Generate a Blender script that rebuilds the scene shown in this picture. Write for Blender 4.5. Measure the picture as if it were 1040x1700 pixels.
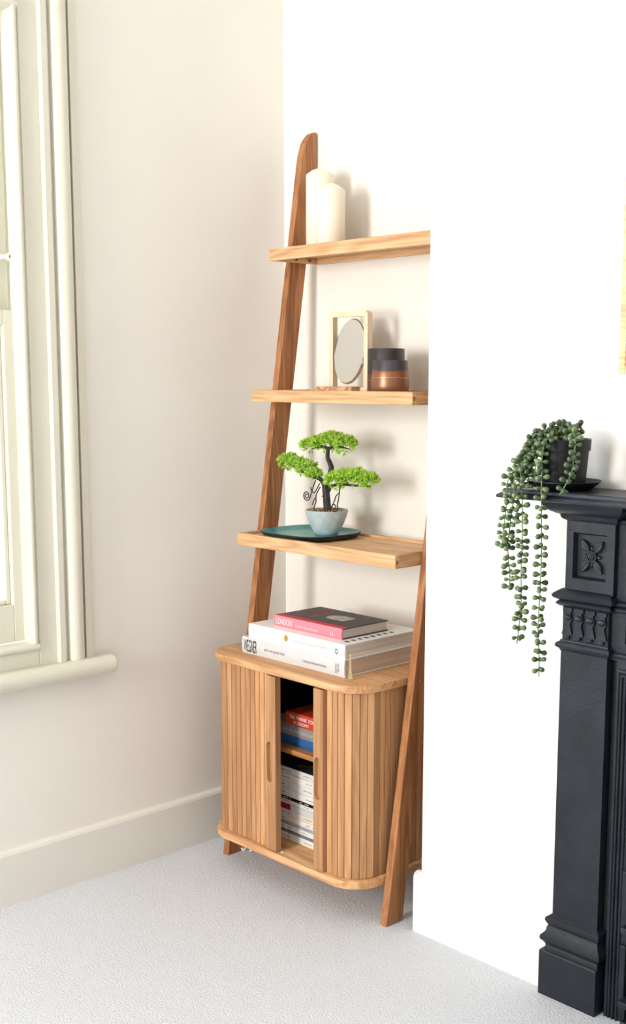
import bpy, bmesh, math, random
from mathutils import Vector, Matrix

for o in list(bpy.data.objects):
    bpy.data.objects.remove(o)
scene = bpy.context.scene
COL = scene.collection

# ------------------------------------------------------------------ camera
cam_d = bpy.data.cameras.new('camera')
cam = bpy.data.objects.new('camera', cam_d)
COL.objects.link(cam)
scene.camera = cam
YAW, PITCH, ROLL, FPX = .8197, .1531, -.0005, 1998.7
cam_d.sensor_fit = 'VERTICAL'
cam_d.sensor_height = 36.0
cam_d.lens = FPX * 36.0 / 1700.0
cam_d.shift_y = 84.3 / 1700.0
cam_d.clip_start = .02
fw = Vector((-math.sin(YAW) * math.cos(PITCH), math.cos(YAW) * math.cos(PITCH), -math.sin(PITCH)))
rt = Vector((math.cos(YAW), math.sin(YAW), 0))
up = rt.cross(fw)
rt, up = rt * math.cos(ROLL) + up * math.sin(ROLL), up * math.cos(ROLL) - rt * math.sin(ROLL)
m = Matrix.Identity(4)
for i in range(3):
    m[i][0], m[i][1], m[i][2] = rt[i], up[i], -fw[i]
m.translation = (2.40, -2.14, 1.20)
cam.matrix_world = m

# ------------------------------------------------------------------ world, daylight, exposure
world = bpy.data.worlds.new('daylight_sky')
scene.world = world
world.use_nodes = True
wn = world.node_tree
bgn = wn.nodes.get('Background') or wn.nodes.new('ShaderNodeBackground')
bgn.inputs['Color'].default_value = (.86, .93, 1.0, 1)
bgn.inputs['Strength'].default_value = 1.6


def area(name, loc, rot, sx, sy, power, col):
    d = bpy.data.lights.new(name, 'AREA')
    d.shape = 'RECTANGLE'
    d.size, d.size_y, d.energy, d.color = sx, sy, power, col
    o = bpy.data.objects.new(name, d)
    COL.objects.link(o)
    o.location, o.rotation_euler = loc, rot
    return o


# main daylight through the window behind the camera, then an added fill
area('daylight_front_window', (.56, -4.14, 1.45), (math.radians(90), 0, 0), .80, 1.5, 122, (1, .985, .955))
area('added_front_fill', (2.08, -4.14, 1.50), (math.radians(90), 0, 0), 1.1, 1.5, 3, (1, .985, .955))  # fill lamp added to soften the alcove shadows
# daylight entering through the sash window in view
area('daylight_sash_window', (-.20, -1.20, 1.3), (0, math.radians(-90), 0), 1.3, .78, 56, (.93, .97, 1))
scene.view_settings.view_transform = 'Standard'
scene.view_settings.look = 'None'
scene.view_settings.gamma = 1
scene.view_settings.exposure = -0.05
scene.view_settings.use_curve_mapping = False
try:
    scene.cycles.max_bounces = 8
    scene.cycles.diffuse_bounces = 5
    scene.cycles.transparent_max_bounces = 12
    scene.cycles.sample_clamp_indirect = 6
    scene.cycles.caustics_reflective = False
    scene.cycles.caustics_refractive = False
except Exception:
    pass


# ------------------------------------------------------------------ material helpers
def lin(r, g, b):
    f = lambda c: c / 12.92 if c <= .04045 else ((c + .055) / 1.055) ** 2.4
    return (f(r / 255), f(g / 255), f(b / 255), 1)


class NT:
    def __init__(s, name):
        s.m = bpy.data.materials.new(name)
        s.m.use_nodes = True
        s.t = s.m.node_tree
        s.b = s.t.nodes['Principled BSDF']

    def n(s, kind, **kw):
        x = s.t.nodes.new(kind)
        for k, v in kw.items():
            if hasattr(x, k):
                setattr(x, k, v)
            else:
                x.inputs[k].default_value = v
        return x

    def l(s, a, ao, b, bi):
        s.t.links.new(a.outputs[ao], b.inputs[bi])


def mat(name, col, rough=.5, metal=0., noise=0., nscale=20., bump=0., bscale=200., spec=.5, coat=0.):
    """plain paint / ceramic / metal with a little mottling and relief"""
    k = NT(name)
    k.b.inputs['Base Color'].default_value = col
    k.b.inputs['Roughness'].default_value = rough
    k.b.inputs['Metallic'].default_value = metal
    k.b.inputs['Specular IOR Level'].default_value = spec
    k.b.inputs['Coat Weight'].default_value = coat
    tc = k.n('ShaderNodeTexCoord')
    if noise:
        nz = k.n('ShaderNodeTexNoise', Scale=nscale, Detail=5.)
        k.l(tc, 'Object', nz, 'Vector')
        r = k.n('ShaderNodeValToRGB')
        r.color_ramp.elements[0].position, r.color_ramp.elements[1].position = .3, .7
        r.color_ramp.elements[0].color = tuple(max(0, c * (1 - noise)) for c in col[:3]) + (1,)
        r.color_ramp.elements[1].color = tuple(min(1, c * (1 + noise)) for c in col[:3]) + (1,)
        k.l(nz, 'Fac', r, 'Fac')
        k.l(r, 'Color', k.b, 'Base Color')
    if bump:
        nb = k.n('ShaderNodeTexNoise', Scale=bscale, Detail=4.)
        k.l(tc, 'Object', nb, 'Vector')
        bp = k.n('ShaderNodeBump', Strength=bump, Distance=.002)
        k.l(nb, 'Fac', bp, 'Height')
        k.l(bp, 'Normal', k.b, 'Normal')
    return k.m


def wood(name, dark, light, axis=2, tilt=0., rough=.48, grain=1.0, vary=.22):
    k = NT(name)
    tc = k.n('ShaderNodeTexCoord')
    oi = k.n('ShaderNodeObjectInfo')
    mul = k.n('ShaderNodeMath', operation='MULTIPLY')
    mul.inputs[1].default_value = 7.3
    k.l(oi, 'Random', mul, 0)
    add = k.n('ShaderNodeVectorMath', operation='ADD')
    k.l(tc, 'Object', add, 0)
    k.l(mul, 'Value', add, 1)
    mp = k.n('ShaderNodeMapping')
    s = [34., 34., 34.]
    s[axis] = 1.7
    mp.inputs['Scale'].default_value = s
    if tilt:
        mp.inputs['Rotation'].default_value = (tilt, 0, 0)
    k.l(add, 'Vector', mp, 'Vector')
    n1 = k.n('ShaderNodeTexNoise', Scale=1.0, Detail=4., Roughness=.6, Distortion=.6)
    k.l(mp, 'Vector', n1, 'Vector')
    mp2 = k.n('ShaderNodeMapping')
    s2 = [260., 260., 260.]
    s2[axis] = 9.
    mp2.inputs['Scale'].default_value = s2
    k.l(add, 'Vector', mp2, 'Vector')
    n2 = k.n('ShaderNodeTexNoise', Scale=1.0, Detail=3.)
    k.l(mp2, 'Vector', n2, 'Vector')
    # growth rings: contour lines of a slow noise, drawn out along the grain
    mp3 = k.n('ShaderNodeMapping')
    s3 = [13., 13., 13.]
    s3[axis] = 1.3
    mp3.inputs['Scale'].default_value = s3
    if tilt:
        mp3.inputs['Rotation'].default_value = (tilt, 0, 0)
    k.l(add, 'Vector', mp3, 'Vector')
    n3 = k.n('ShaderNodeTexNoise', Scale=1.0, Detail=1.5, Roughness=.4)
    k.l(mp3, 'Vector', n3, 'Vector')
    mm = k.n('ShaderNodeMath', operation='MULTIPLY')
    mm.inputs[1].default_value = 75.
    k.l(n3, 'Fac', mm, 0)
    sn = k.n('ShaderNodeMath', operation='SINE')
    k.l(mm, 'Value', sn, 0)
    mad = k.n('ShaderNodeMath', operation='MULTIPLY_ADD')
    mad.inputs[1].default_value = .10 * grain
    k.l(sn, 'Value', mad, 0)
    k.l(n1, 'Fac', mad, 2)
    r1 = k.n('ShaderNodeValToRGB')
    r1.color_ramp.elements[0].position, r1.color_ramp.elements[1].position = .3, .68
    r1.color_ramp.elements[0].color, r1.color_ramp.elements[1].color = dark, light
    k.l(mad, 'Value', r1, 'Fac')
    r2 = k.n('ShaderNodeValToRGB')
    r2.color_ramp.elements[0].position, r2.color_ramp.elements[1].position = .36, .6
    g = 1 - .2 * grain
    r2.color_ramp.elements[0].color, r2.color_ramp.elements[1].color = (g, g * .97, g * .93, 1), (1, 1, 1, 1)
    k.l(n2, 'Fac', r2, 'Fac')
    mx = k.n('ShaderNodeMix', data_type='RGBA', blend_type='MULTIPLY')
    mx.inputs[0].default_value = 1.
    k.t.links.new(r1.outputs['Color'], mx.inputs[6])
    k.t.links.new(r2.outputs['Color'], mx.inputs[7])
    # tone differs a little from board to board
    mr = k.n('ShaderNodeMapRange')
    mr.inputs['To Min'].default_value, mr.inputs['To Max'].default_value = 1 - vary, 1 + vary * .6
    k.l(oi, 'Random', mr, 'Value')
    hs = k.n('ShaderNodeHueSaturation')
    k.t.links.new(mx.outputs[2], hs.inputs['Color'])
    k.l(mr, 'Result', hs, 'Value')
    k.l(hs, 'Color', k.b, 'Base Color')
    k.b.inputs['Roughness'].default_value = rough
    k.b.inputs['Specular IOR Level'].default_value = .35
    bp = k.n('ShaderNodeBump', Strength=.12, Distance=.001)
    k.l(n2, 'Fac', bp, 'Height')
    k.l(bp, 'Normal', k.b, 'Normal')
    return k.m


# ------------------------------------------------------------------ mesh helpers
def new_bm():
    return bmesh.new()


def box(bm, x0, x1, y0, y1, z0, z1, bev=0., seg=2):
    vs = [bm.verts.new(p) for p in ((x0, y0, z0), (x1, y0, z0), (x1, y1, z0), (x0, y1, z0),
                                    (x0, y0, z1), (x1, y0, z1), (x1, y1, z1), (x0, y1, z1))]
    fs = [bm.faces.new([vs[i] for i in q]) for q in ((3, 2, 1, 0), (4, 5, 6, 7), (0, 1, 5, 4), (1, 2, 6, 5), (2, 3, 7, 6), (3, 0, 4, 7))]
    if bev:
        es = list({e for f in fs for e in f.edges})
        bmesh.ops.bevel(bm, geom=es, offset=bev, segments=seg, profile=.5, affect='EDGES')
    return bm


def prism(bm, pts, a, b, axis, bev=0., seg=2):
    """polygon pts (2-D) extruded from a to b along axis (0: pts=(y,z); 1: (x,z); 2: (x,y))"""
    def P(p, t):
        return (t, p[0], p[1]) if axis == 0 else ((p[0], t, p[1]) if axis == 1 else (p[0], p[1], t))
    A = [bm.verts.new(P(p, a)) for p in pts]
    B = [bm.verts.new(P(p, b)) for p in pts]
    f1, f2 = bm.faces.new(A), bm.faces.new(B[::-1])
    n = len(pts)
    for i in range(n):
        bm.faces.new((A[i], B[i], B[(i + 1) % n], A[(i + 1) % n]))
    bmesh.ops.recalc_face_normals(bm, faces=bm.faces[:])
    if bev:
        es = list(set(f1.edges) | set(f2.edges))
        bmesh.ops.bevel(bm, geom=es, offset=bev, segments=seg, profile=.5, affect='EDGES')
    return bm


def lathe(bm, prof, c=(0, 0, 0), n=40, sx=1., sy=1.):
    """profile [(r, z)] around a vertical axis at c"""
    rings = []
    for r, z in prof:
        if r < 1e-6:
            rings.append([bm.verts.new((c[0], c[1], c[2] + z))])
        else:
            rings.append([bm.verts.new((c[0] + sx * r * math.cos(2 * math.pi * i / n), c[1] + sy * r * math.sin(2 * math.pi * i / n), c[2] + z)) for i in range(n)])
    for a, b in zip(rings, rings[1:]):
        for i in range(n):
            j = (i + 1) % n
            if len(a) == 1 and len(b) == 1:
                continue
            if len(a) == 1:
                bm.faces.new((a[0], b[j], b[i]))
            elif len(b) == 1:
                bm.faces.new((a[i], a[j], b[0]))
            else:
                bm.faces.new((a[i], a[j], b[j], b[i]))
    bmesh.ops.recalc_face_normals(bm, faces=bm.faces[:])
    return bm


def tube(bm, pts, rad, n=8, cap=True):
    pts = [Vector(p) for p in pts]
    rings = []
    prev = None
    for i, p in enumerate(pts):
        d = (pts[min(i + 1, len(pts) - 1)] - pts[max(i - 1, 0)]).normalized()
        if prev is None:
            u = d.cross(Vector((0, 0, 1)))
            if u.length < .05:
                u = d.cross(Vector((1, 0, 0)))
        else:
            u = prev - d * prev.dot(d)
        u.normalize()
        prev = u
        v = d.cross(u)
        r = rad[i] if isinstance(rad, (list, tuple)) else rad
        rings.append([bm.verts.new(p + (u * math.cos(2 * math.pi * k / n) + v * math.sin(2 * math.pi * k / n)) * r) for k in range(n)])
    for a, b in zip(rings, rings[1:]):
        for k in range(n):
            bm.faces.new((a[k], a[(k + 1) % n], b[(k + 1) % n], b[k]))
    if cap:
        bm.faces.new(rings[0][::-1])
        bm.faces.new(rings[-1])
    return bm


def spline(pts, per=8):
    """Catmull-Rom through pts"""
    P = [Vector(p) for p in pts]
    P = [P[0] * 2 - P[1]] + P + [P[-1] * 2 - P[-2]]
    out = []
    for i in range(1, len(P) - 2):
        for k in range(per):
            t = k / per
            a, b, c, d = P[i - 1:i + 3]
            out.append(.5 * ((2 * b) + (c - a) * t + (2 * a - 5 * b + 4 * c - d) * t * t + (3 * b - a - 3 * c + d) * t ** 3))
    out.append(P[-2])
    return out


def tiers(bm, x0, x1, yf, yb, prof):
    """moulding that returns at both ends: rings of rectangles, prof = [(z, offset)]; back stays at yb"""
    rings = []
    for z, o in prof:
        rings.append([bm.verts.new(p) for p in ((x0 - o, yf - o, z), (x1 + o, yf - o, z), (x1 + o, yb, z), (x0 - o, yb, z))])
    for a, b in zip(rings, rings[1:]):
        for k in range(4):
            bm.faces.new((a[k], a[(k + 1) % 4], b[(k + 1) % 4], b[k]))
    bm.faces.new(rings[0][::-1])
    bm.faces.new(rings[-1])
    bmesh.ops.recalc_face_normals(bm, faces=bm.faces[:])
    return bm


def mesh_of(bm, name, smooth=False, auto=None):
    me = bpy.data.meshes.new(name)
    bm.to_mesh(me)
    bm.free()
    if smooth:
        for p in me.polygons:
            p.use_smooth = True
        if auto is not None:
            try:
                me.set_sharp_from_angle(angle=math.radians(auto))
            except Exception:
                pass
    return me


def link(name, me, material, parent=None):
    o = bpy.data.objects.new(name, me)
    if material is not None:
        me.materials.clear()
        me.materials.append(material)
    COL.objects.link(o)
    if parent is not None:
        o.parent = parent
        o.matrix_parent_inverse = WM[parent.name].inverted()
    WM[o.name] = Matrix.Identity(4)
    return o


WM = {}


def obj(name, bm, material, parent=None, smooth=False, auto=None):
    """mesh in world coordinates, linked as one object"""
    return link(name, mesh_of(bm, name, smooth, auto), material, parent)


def thing(name, label, cat, loc=(0, 0, 0), group=None):
    o = bpy.data.objects.new(name, None)
    o.empty_display_size = .05
    COL.objects.link(o)
    o.location = loc
    WM[o.name] = Matrix.Translation(loc)
    return tag(o, label, cat, group)


def tag(o, label, cat, group=None):
    o['label'], o['category'] = label, cat
    if group:
        o['group'] = group
    return o


def struct(o, label=None):
    o['kind'] = 'structure'
    if label:
        o['label'] = label
    return o


def text(name, body, org, uvec, vvec, w, h, material, parent, lift=.0003, squeeze=False):
    """flat print: body fitted into a w x h box at org; uvec reading direction, vvec up"""
    c = bpy.data.curves.new(name, 'FONT')
    c.body = body
    c.resolution_u = 3
    t = bpy.data.objects.new('tmp_text', c)
    COL.objects.link(t)
    dg = bpy.context.evaluated_depsgraph_get()
    dg.update()
    me = bpy.data.meshes.new_from_object(t.evaluated_get(dg))
    bpy.data.objects.remove(t)
    bpy.data.curves.remove(c)
    xs = [v.co.x for v in me.vertices]
    ys = [v.co.y for v in me.vertices]
    if not xs:
        return None
    x0, x1, y0, y1 = min(xs), max(xs), min(ys), max(ys)
    U, V = Vector(uvec).normalized(), Vector(vvec).normalized()
    N = U.cross(V)
    O = Vector(org)
    for v in me.vertices:
        a, b = (v.co.x - x0) / (x1 - x0) * w, (v.co.y - y0) / (y1 - y0) * h
        v.co = O + U * a + V * b + N * lift
    me.name = name
    return link(name, me, material, parent)


# ------------------------------------------------------------------ materials
M = {}
M['wall'] = mat('wall_paint', (.89, .86, .805, 1), .75, noise=.012, nscale=3, bump=.12, bscale=90, spec=.25)
M['ceil'] = mat('ceiling_paint', (.88, .87, .85, 1), .8, noise=.01, nscale=3, bump=.05, bscale=60)
M['trim'] = mat('cream_gloss_paint', (.74, .715, .61, 1), .38, noise=.02, nscale=6, bump=.10, bscale=60, spec=.45)
M['skirt'] = mat('skirting_paint', (.82, .795, .735, 1), .45, noise=.02, nscale=6, bump=.10, bscale=60, spec=.4)
M['skirtw'] = mat('white_skirting_paint', (.84, .83, .81, 1), .45, noise=.02, nscale=6, bump=.10, bscale=60, spec=.4)
M['gap'] = mat('shadow_gap', (.06, .055, .045, 1), .9, noise=.2)
M['iron'] = mat('black_cast_iron', (.0125, .015, .022, 1), .42, metal=0., noise=.3, nscale=14, bump=.35, bscale=160, spec=.32)
M['iron_dark'] = mat('dark_iron', (.006, .006, .007, 1), .8, noise=.3, nscale=20)  # darker, rougher iron for the recess plate and fireback
OD, OL = lin(190, 136, 92), lin(222, 176, 130)
M['oakz'] = wood('oak_upright', OD, OL, 2)
M['oakx'] = wood('oak_long', OD, OL, 0)
M['railx'] = wood('pale_oak_rail', lin(206, 156, 112), lin(238, 198, 152), 0, vary=.06)
M['raily'] = wood('pale_oak_side_rail', lin(198, 146, 100), lin(228, 184, 138), 1, vary=.06)
M['oaky'] = wood('oak_deep', OD, OL, 1)
M['slat'] = wood('oak_slat', lin(178, 126, 84), lin(211, 163, 118), 2, vary=.3, grain=.6)
M['leg'] = wood('oak_leg', lin(150, 94, 55), lin(190, 132, 86), 2, tilt=.149, vary=.06, grain=1.2)
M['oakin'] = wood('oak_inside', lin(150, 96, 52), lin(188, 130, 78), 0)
M['endgrain'] = wood('oak_end_grain', lin(150, 98, 58), lin(178, 122, 76), 1)
M['ply'] = mat('shade_dark_board', (.035, .024, .017, 1), .8, noise=.15)  # inner shade of the cabinet put into the board colour
M['pine'] = wood('pale_pine', lin(234, 208, 174), lin(246, 228, 202), 2, vary=.05, grain=.5)
M['pine_base'] = wood('striped_pine', lin(168, 104, 66), lin(236, 196, 150), 1, vary=.05)
M['wax'] = mat('ivory_wax', (.88, .83, .70, 1), .42, noise=.01, nscale=8)
M['wax'].node_tree.nodes['Principled BSDF'].inputs['Subsurface Weight'].default_value = .35
M['wax'].node_tree.nodes['Principled BSDF'].inputs['Subsurface Radius'].default_value = (.02, .014, .008)
M['brass'] = mat('brass', (.42, .29, .12, 1), .35, 1., noise=.1)
M['steel'] = mat('steel', (.62, .62, .60, 1), .25, 1., noise=.05)
M['mirror'] = mat('mirror_glass', (.88, .88, .86, 1), .02, 1., noise=.002)
M['chrome'] = mat('chrome_rim', (.75, .76, .78, 1), .12, 1., noise=.01)
M['plate_black'] = mat('black_stoneware', (.012, .011, .011, 1), .5, noise=.2)
M['concrete'] = mat('grey_concrete', lin(184, 194, 196), .85, noise=.14, nscale=60, bump=.35, bscale=250)
M['bark'] = mat('dark_bark', (.018, .016, .014, 1), .6, noise=.35, nscale=80, bump=.8, bscale=140)
M['white_plastic'] = mat('white_plastic', (.82, .82, .80, 1), .35, noise=.01)
M['black_plastic'] = mat('black_plastic', (.006, .006, .0075, 1), .42, noise=.15, nscale=20, bump=.1, spec=.3)
M['ribbon'] = mat('cream_ribbon', lin(226, 214, 170), .6, noise=.1, nscale=120)
M['pages'] = None


def page_material(name, c0, c1):
    k = NT(name)
    tc = k.n('ShaderNodeTexCoord')
    mp = k.n('ShaderNodeMapping')
    mp.inputs['Scale'].default_value = (3, 3, 900)
    nz = k.n('ShaderNodeTexNoise', Scale=1., Detail=2.)
    r = k.n('ShaderNodeValToRGB')
    r.color_ramp.elements[0].position, r.color_ramp.elements[1].position = .3, .7
    r.color_ramp.elements[0].color, r.color_ramp.elements[1].color = c0, c1
    k.l(tc, 'Object', mp, 'Vector')
    k.l(mp, 'Vector', nz, 'Vector')
    k.l(nz, 'Fac', r, 'Fac')
    k.l(r, 'Color', k.b, 'Base Color')
    k.b.inputs['Roughness'].default_value = .8
    return k.m


M['pages'] = page_material('paper_edges', lin(190, 178, 166), lin(226, 218, 208))
M['pages_tan'] = page_material('tan_paper_edges', lin(186, 166, 144), lin(222, 204, 182))


def glass_material():
    """thin window glass: mostly transparent with a weak reflection"""
    k = NT('window_glass')
    k.t.nodes.remove(k.b)
    out = k.t.nodes['Material Output']
    tr = k.n('ShaderNodeBsdfTransparent')
    tr.inputs['Color'].default_value = (.97, .985, 1, 1)
    gl = k.n('ShaderNodeBsdfGlossy', Roughness=.02)
    fr = k.n('ShaderNodeFresnel', IOR=1.45)
    mx = k.n('ShaderNodeMixShader')
    k.l(fr, 'Fac', mx, 0)
    k.l(tr, 'BSDF', mx, 1)
    k.l(gl, 'BSDF', mx, 2)
    k.l(mx, 'Shader', out, 'Surface')
    return k.m


M['glass'] = glass_material()


def carpet_material():
    k = NT('loop_pile_carpet')
    tc = k.n('ShaderNodeTexCoord')
    vo = k.n('ShaderNodeTexVoronoi', Scale=250.)
    vo.inputs['Randomness'].default_value = .6
    nz = k.n('ShaderNodeTexNoise', Scale=260., Detail=4., Roughness=.6)
    n3 = k.n('ShaderNodeTexNoise', Scale=420., Detail=3.)
    for a in (vo, nz, n3):
        k.l(tc, 'Object', a, 'Vector')
    r = k.n('ShaderNodeValToRGB')
    r.color_ramp.elements[0].position, r.color_ramp.elements[1].position = .25, .7
    r.color_ramp.elements[0].color, r.color_ramp.elements[1].color = lin(200, 202, 207), lin(233, 236, 243)
    ad = k.n('ShaderNodeMath', operation='ADD')
    k.l(nz, 'Fac', ad, 0)
    k.l(n3, 'Fac', ad, 1)
    hf = k.n('ShaderNodeMath', operation='MULTIPLY')
    hf.inputs[1].default_value = .5
    k.l(ad, 'Value', hf, 0)
    k.l(hf, 'Value', r, 'Fac')
    k.l(r, 'Color', k.b, 'Base Color')
    k.b.inputs['Roughness'].default_value = .95
    k.b.inputs['Specular IOR Level'].default_value = .1
    inv = k.n('ShaderNodeMath', operation='SUBTRACT')
    inv.inputs[0].default_value = 1.
    k.l(vo, 'Distance', inv, 1)
    s2 = k.n('ShaderNodeMath', operation='ADD')
    k.l(inv, 'Value', s2, 0)
    k.l(nz, 'Fac', s2, 1)
    bp = k.n('ShaderNodeBump', Strength=.6, Distance=.003)
    k.l(s2, 'Value', bp, 'Height')
    k.l(bp, 'Normal', k.b, 'Normal')
    return k.m


M['carpet'] = carpet_material()

# ------------------------------------------------------------------ room shell
RX, RY, RZ = 6.6, -4.0, 2.85
WY0, WY1, WZ0, WZ1 = -1.645, -.755, .56, 2.03     # opening of the sash window in the left wall
b = new_bm()
box(b, -.02, RX, RY, .02, -.06, 0)
struct(obj('floor', b, M['carpet']), 'pale grey loop pile carpet covering the floor')
b = new_bm()
box(b, -.2, RX + .2, RY - .2, .2, RZ, RZ + .1)
struct(obj('ceiling', b, M['ceil']), 'plain white ceiling')
b = new_bm()
box(b, -.12, RX + .12, 0, .12, -.06, RZ)
struct(obj('wall_back', b, M['wall']), 'cream plaster wall at the back of the alcove')


def holed_wall(name, label, axis, at0, at1, a0, a1, h0, h1, hz0, hz1):
    """wall slab (thickness at0..at1 along the other axis) with one rectangular opening"""
    bm = new_bm()
    for (p0, p1, q0, q1) in ((a0, h0, -.06, RZ), (h1, a1, -.06, RZ), (h0, h1, -.06, hz0), (h0, h1, hz1, RZ)):
        if axis == 'y':
            box(bm, at0, at1, p0, p1, q0, q1)
        else:
            box(bm, p0, p1, at0, at1, q0, q1)
    bmesh.ops.remove_doubles(bm, verts=bm.verts[:], dist=1e-5)
    return struct(obj(name, bm, M['wall']), label)


holed_wall('wall_left', 'cream plaster wall with the sash window', 'y', -.12, 0, RY, 0, WY0 - .01, WY1 + .01, WZ0, WZ1)
holed_wall('wall_front', 'cream wall behind the viewer with a tall window', 'x', RY - .12, RY, -.12, RX + .12, .15, 2.65, .75, 2.25)
b = new_bm()
box(b, RX, RX + .12, RY, 0, -.06, RZ)
struct(obj('wall_right', b, M['wall']), 'cream wall opposite the sash window')
CX0, CX1, CY = .737, 2.20, -.265                     # chimney breast
b = new_bm()
box(b, CX0, CX1, CY, .0, 0, RZ, .004, 2)
struct(obj('wall_chimney_breast', b, M['wall']), 'white plaster chimney breast standing forward of the alcove')


def skirting(name, label, axis, at, d, a0, a1, h=.131, t=.018, material='skirt'):
    """board with a bevelled top; d is the direction it stands out from the wall"""
    bm = new_bm()
    pr = [(0, 0), (t, 0), (t, h - .010), (t * .82, h - .004), (t * .45, h), (0, h)]
    if axis == 'y':
        pts = [(at + d * p[0], p[1]) for p in pr]
        prism(bm, pts, a0, a1, 1)
    else:
        pts = [(at + d * p[0], p[1]) for p in pr]
        prism(bm, pts, a0, a1, 0)
    return struct(obj(name, bm, M[material]), label)


skirting('baseboard_left', 'painted skirting board along the window wall', 'y', 0, 1, RY, 0)
skirting('baseboard_back', 'painted skirting board at the back of the alcove', 'x', 0, -1, .018, CX0 - .006)
skirting('baseboard_chimney', 'white skirting board on the chimney breast beside the fireplace', 'x', CY, -1, CX0 - .006, 1.082, h=.136, material='skirtw')
skirting('baseboard_return', 'white skirting board on the side of the chimney breast', 'y', CX0, -1, CY - .017, -.018, t=.006, h=.135, material='skirtw')

# ------------------------------------------------------------------ sash window in the left wall
win = bpy.data.objects.new('window_1', None)
COL.objects.link(win)
win.location = (0, -1.2, .5)
WM[win.name] = Matrix.Translation(win.location)
struct(win, 'cream painted sash window with moulded architrave and rounded sill')
YM = (WY0 + WY1) / 2                                 # mirror line of the window


def both_sides(fn, name, material, **kw):
    """build a jamb piece on the near and on the far side of the window"""
    for s in (0, 1):
        bm = new_bm()
        fn(bm)
        if s:
            bmesh.ops.transform(bm, matrix=Matrix.Translation((0, 2 * YM, 0)) @ Matrix.Diagonal((1, -1, 1, 1)), verts=bm.verts[:])
            bmesh.ops.reverse_faces(bm, faces=bm.faces[:])
        obj(name, bm, material, win, **kw)


ZS, ZT = .548, 2.16


def arc(cy, cz, r, a0, a1, n=10, ry=None):
    ry = ry or r
    return [(cy + r * math.cos(math.radians(a0 + (a1 - a0) * i / n)), cz + ry * math.sin(math.radians(a0 + (a1 - a0) * i / n))) for i in range(n + 1)]


# pieces of the architrave, profile in plan (x, y)
both_sides(lambda bm: prism(bm, [(0, -.6215), (.014, -.6225), (.016, -.625), (.016, -.642), (0, -.642)], ZS, ZT, 2), 'architrave_fillet', M['trim'])
both_sides(lambda bm: prism(bm, [(0, -.6415), (.004, -.6415), (.004, -.648), (0, -.648)], ZS, ZT, 2), 'shadow_gap', M['gap'])
both_sides(lambda bm: prism(bm, [(0, -.6465)] + [(x, y) for x, y in arc(.010, -.6685, .020, 90, -90, 14, ry=.0215)] + [(0, -.6905)], ZS, ZT, 2), 'architrave_roll', M['trim'], smooth=True, auto=50)
both_sides(lambda bm: prism(bm, [(0, -.6900), (.010, -.6900), (.010, -.6975), (.020, -.6985), (.021, -.7010), (.021, -.7140), (.018, -.7165), (0, -.7165)], ZS, ZT, 2), 'architrave_step', M['trim'])
both_sides(lambda bm: prism(bm, [(-.09, -.7150), (.008, -.7150), (.008, -.7600), (.006, -.7620), (-.09, -.7620)], ZS, ZT, 2), 'sash_box_lining', M['trim'])
both_sides(lambda bm: prism(bm, [(-.022, -.7615), (.010, -.7635)] + [(x, y) for x, y in arc(.004, -.7735, .012, 75, -90, 8, ry=.009)] + [(-.022, -.7825)], .600, 1.985, 2), 'staff_bead', M['trim'], smooth=True, auto=40)
# horizontals
YA, YB = 2 * YM + .7150, -.7150


def bar(name, x0, x1, z0, z1, y0=None, y1=None, bev=.002, material=None):
    bm = new_bm()
    box(bm, x0, x1, YA if y0 is None else y0, YB if y1 is None else y1, z0, z1, bev)
    return obj(name, bm, material or M['trim'], win)


bar('apron_board', -.09, .0078, .540, .592, 2 * YM + .7622, -.7622, bev=.002)
b = new_bm()
prism(b, [(-.022, .586)] + arc(.004, .593, .012, -70, 90, 8, ry=.010) + [(-.022, .603)], 2 * YM + .7825, -.7825 + .018, 1)
obj('staff_bead', b, M['trim'], win, smooth=True, auto=40)
b = new_bm()
prism(b, [(-.022, 1.966)] + arc(.004, 1.977, .012, -90, 70, 8, ry=.011) + [(-.022, 1.990)], 2 * YM + .7825, -.7825 + .018, 1)
obj('staff_bead', b, M['trim'], win, smooth=True, auto=40)
bar('head_lining', -.09, .0078, 1.986, 2.16, 2 * YM + .7622, -.7622)
bar('head_architrave', 0, .03, 2.16, 2.25, 2 * YM + .6215, -.6215, .008)
# lower sash (inner), upper sash (outer)


def sash(name, x0, x1, z0, z1, bottom, top, stile=.036):
    s = bpy.data.objects.new(name, None)
    COL.objects.link(s)
    s.parent = win
    s.matrix_parent_inverse = WM[win.name].inverted()
    s.location = (x0, YM, z0)
    WM[s.name] = Matrix.Translation(s.location)
    y0, y1 = 2 * YM + .7705, -.7705
    for nm, q in (('stile', (y0, y0 + stile, z0, z1)), ('stile', (y1 - stile, y1, z0, z1)),
                  ('rail', (y0 + stile, y1 - stile, z0, z0 + bottom)), ('rail', (y0 + stile, y1 - stile, z1 - top, z1))):
        bm = new_bm()
        box(bm, x0, x1, q[0], q[1], q[2], q[3], .002)
        obj(nm, bm, M['trim'], s)
    # glazing rebate: four thin bars
    g = .012
    a0, a1, c0, c1 = y0 + stile, y1 - stile, z0 + bottom, z1 - top
    for q in ((a0, a0 + g, c0, c1), (a1 - g, a1, c0, c1), (a0 + g, a1 - g, c0, c0 + g), (a0 + g, a1 - g, c1 - g, c1)):
        bm = new_bm()
        box(bm, x0 + .004, x1 - .012, q[0], q[1], q[2], q[3], .003)
        obj('glazing_bead', bm, M['trim'], s)
    bm = new_bm()
    box(bm, x0 + .010, x0 + .014, a0, a1, c0, c1)
    obj('pane', bm, M['glass'], s)
    return s


sash('lower_sash', -.060, -.022, .604, 1.345, .086, .032)
up_s = sash('upper_sash', -.100, -.062, 1.315, 1.985, .032, .05)
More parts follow.
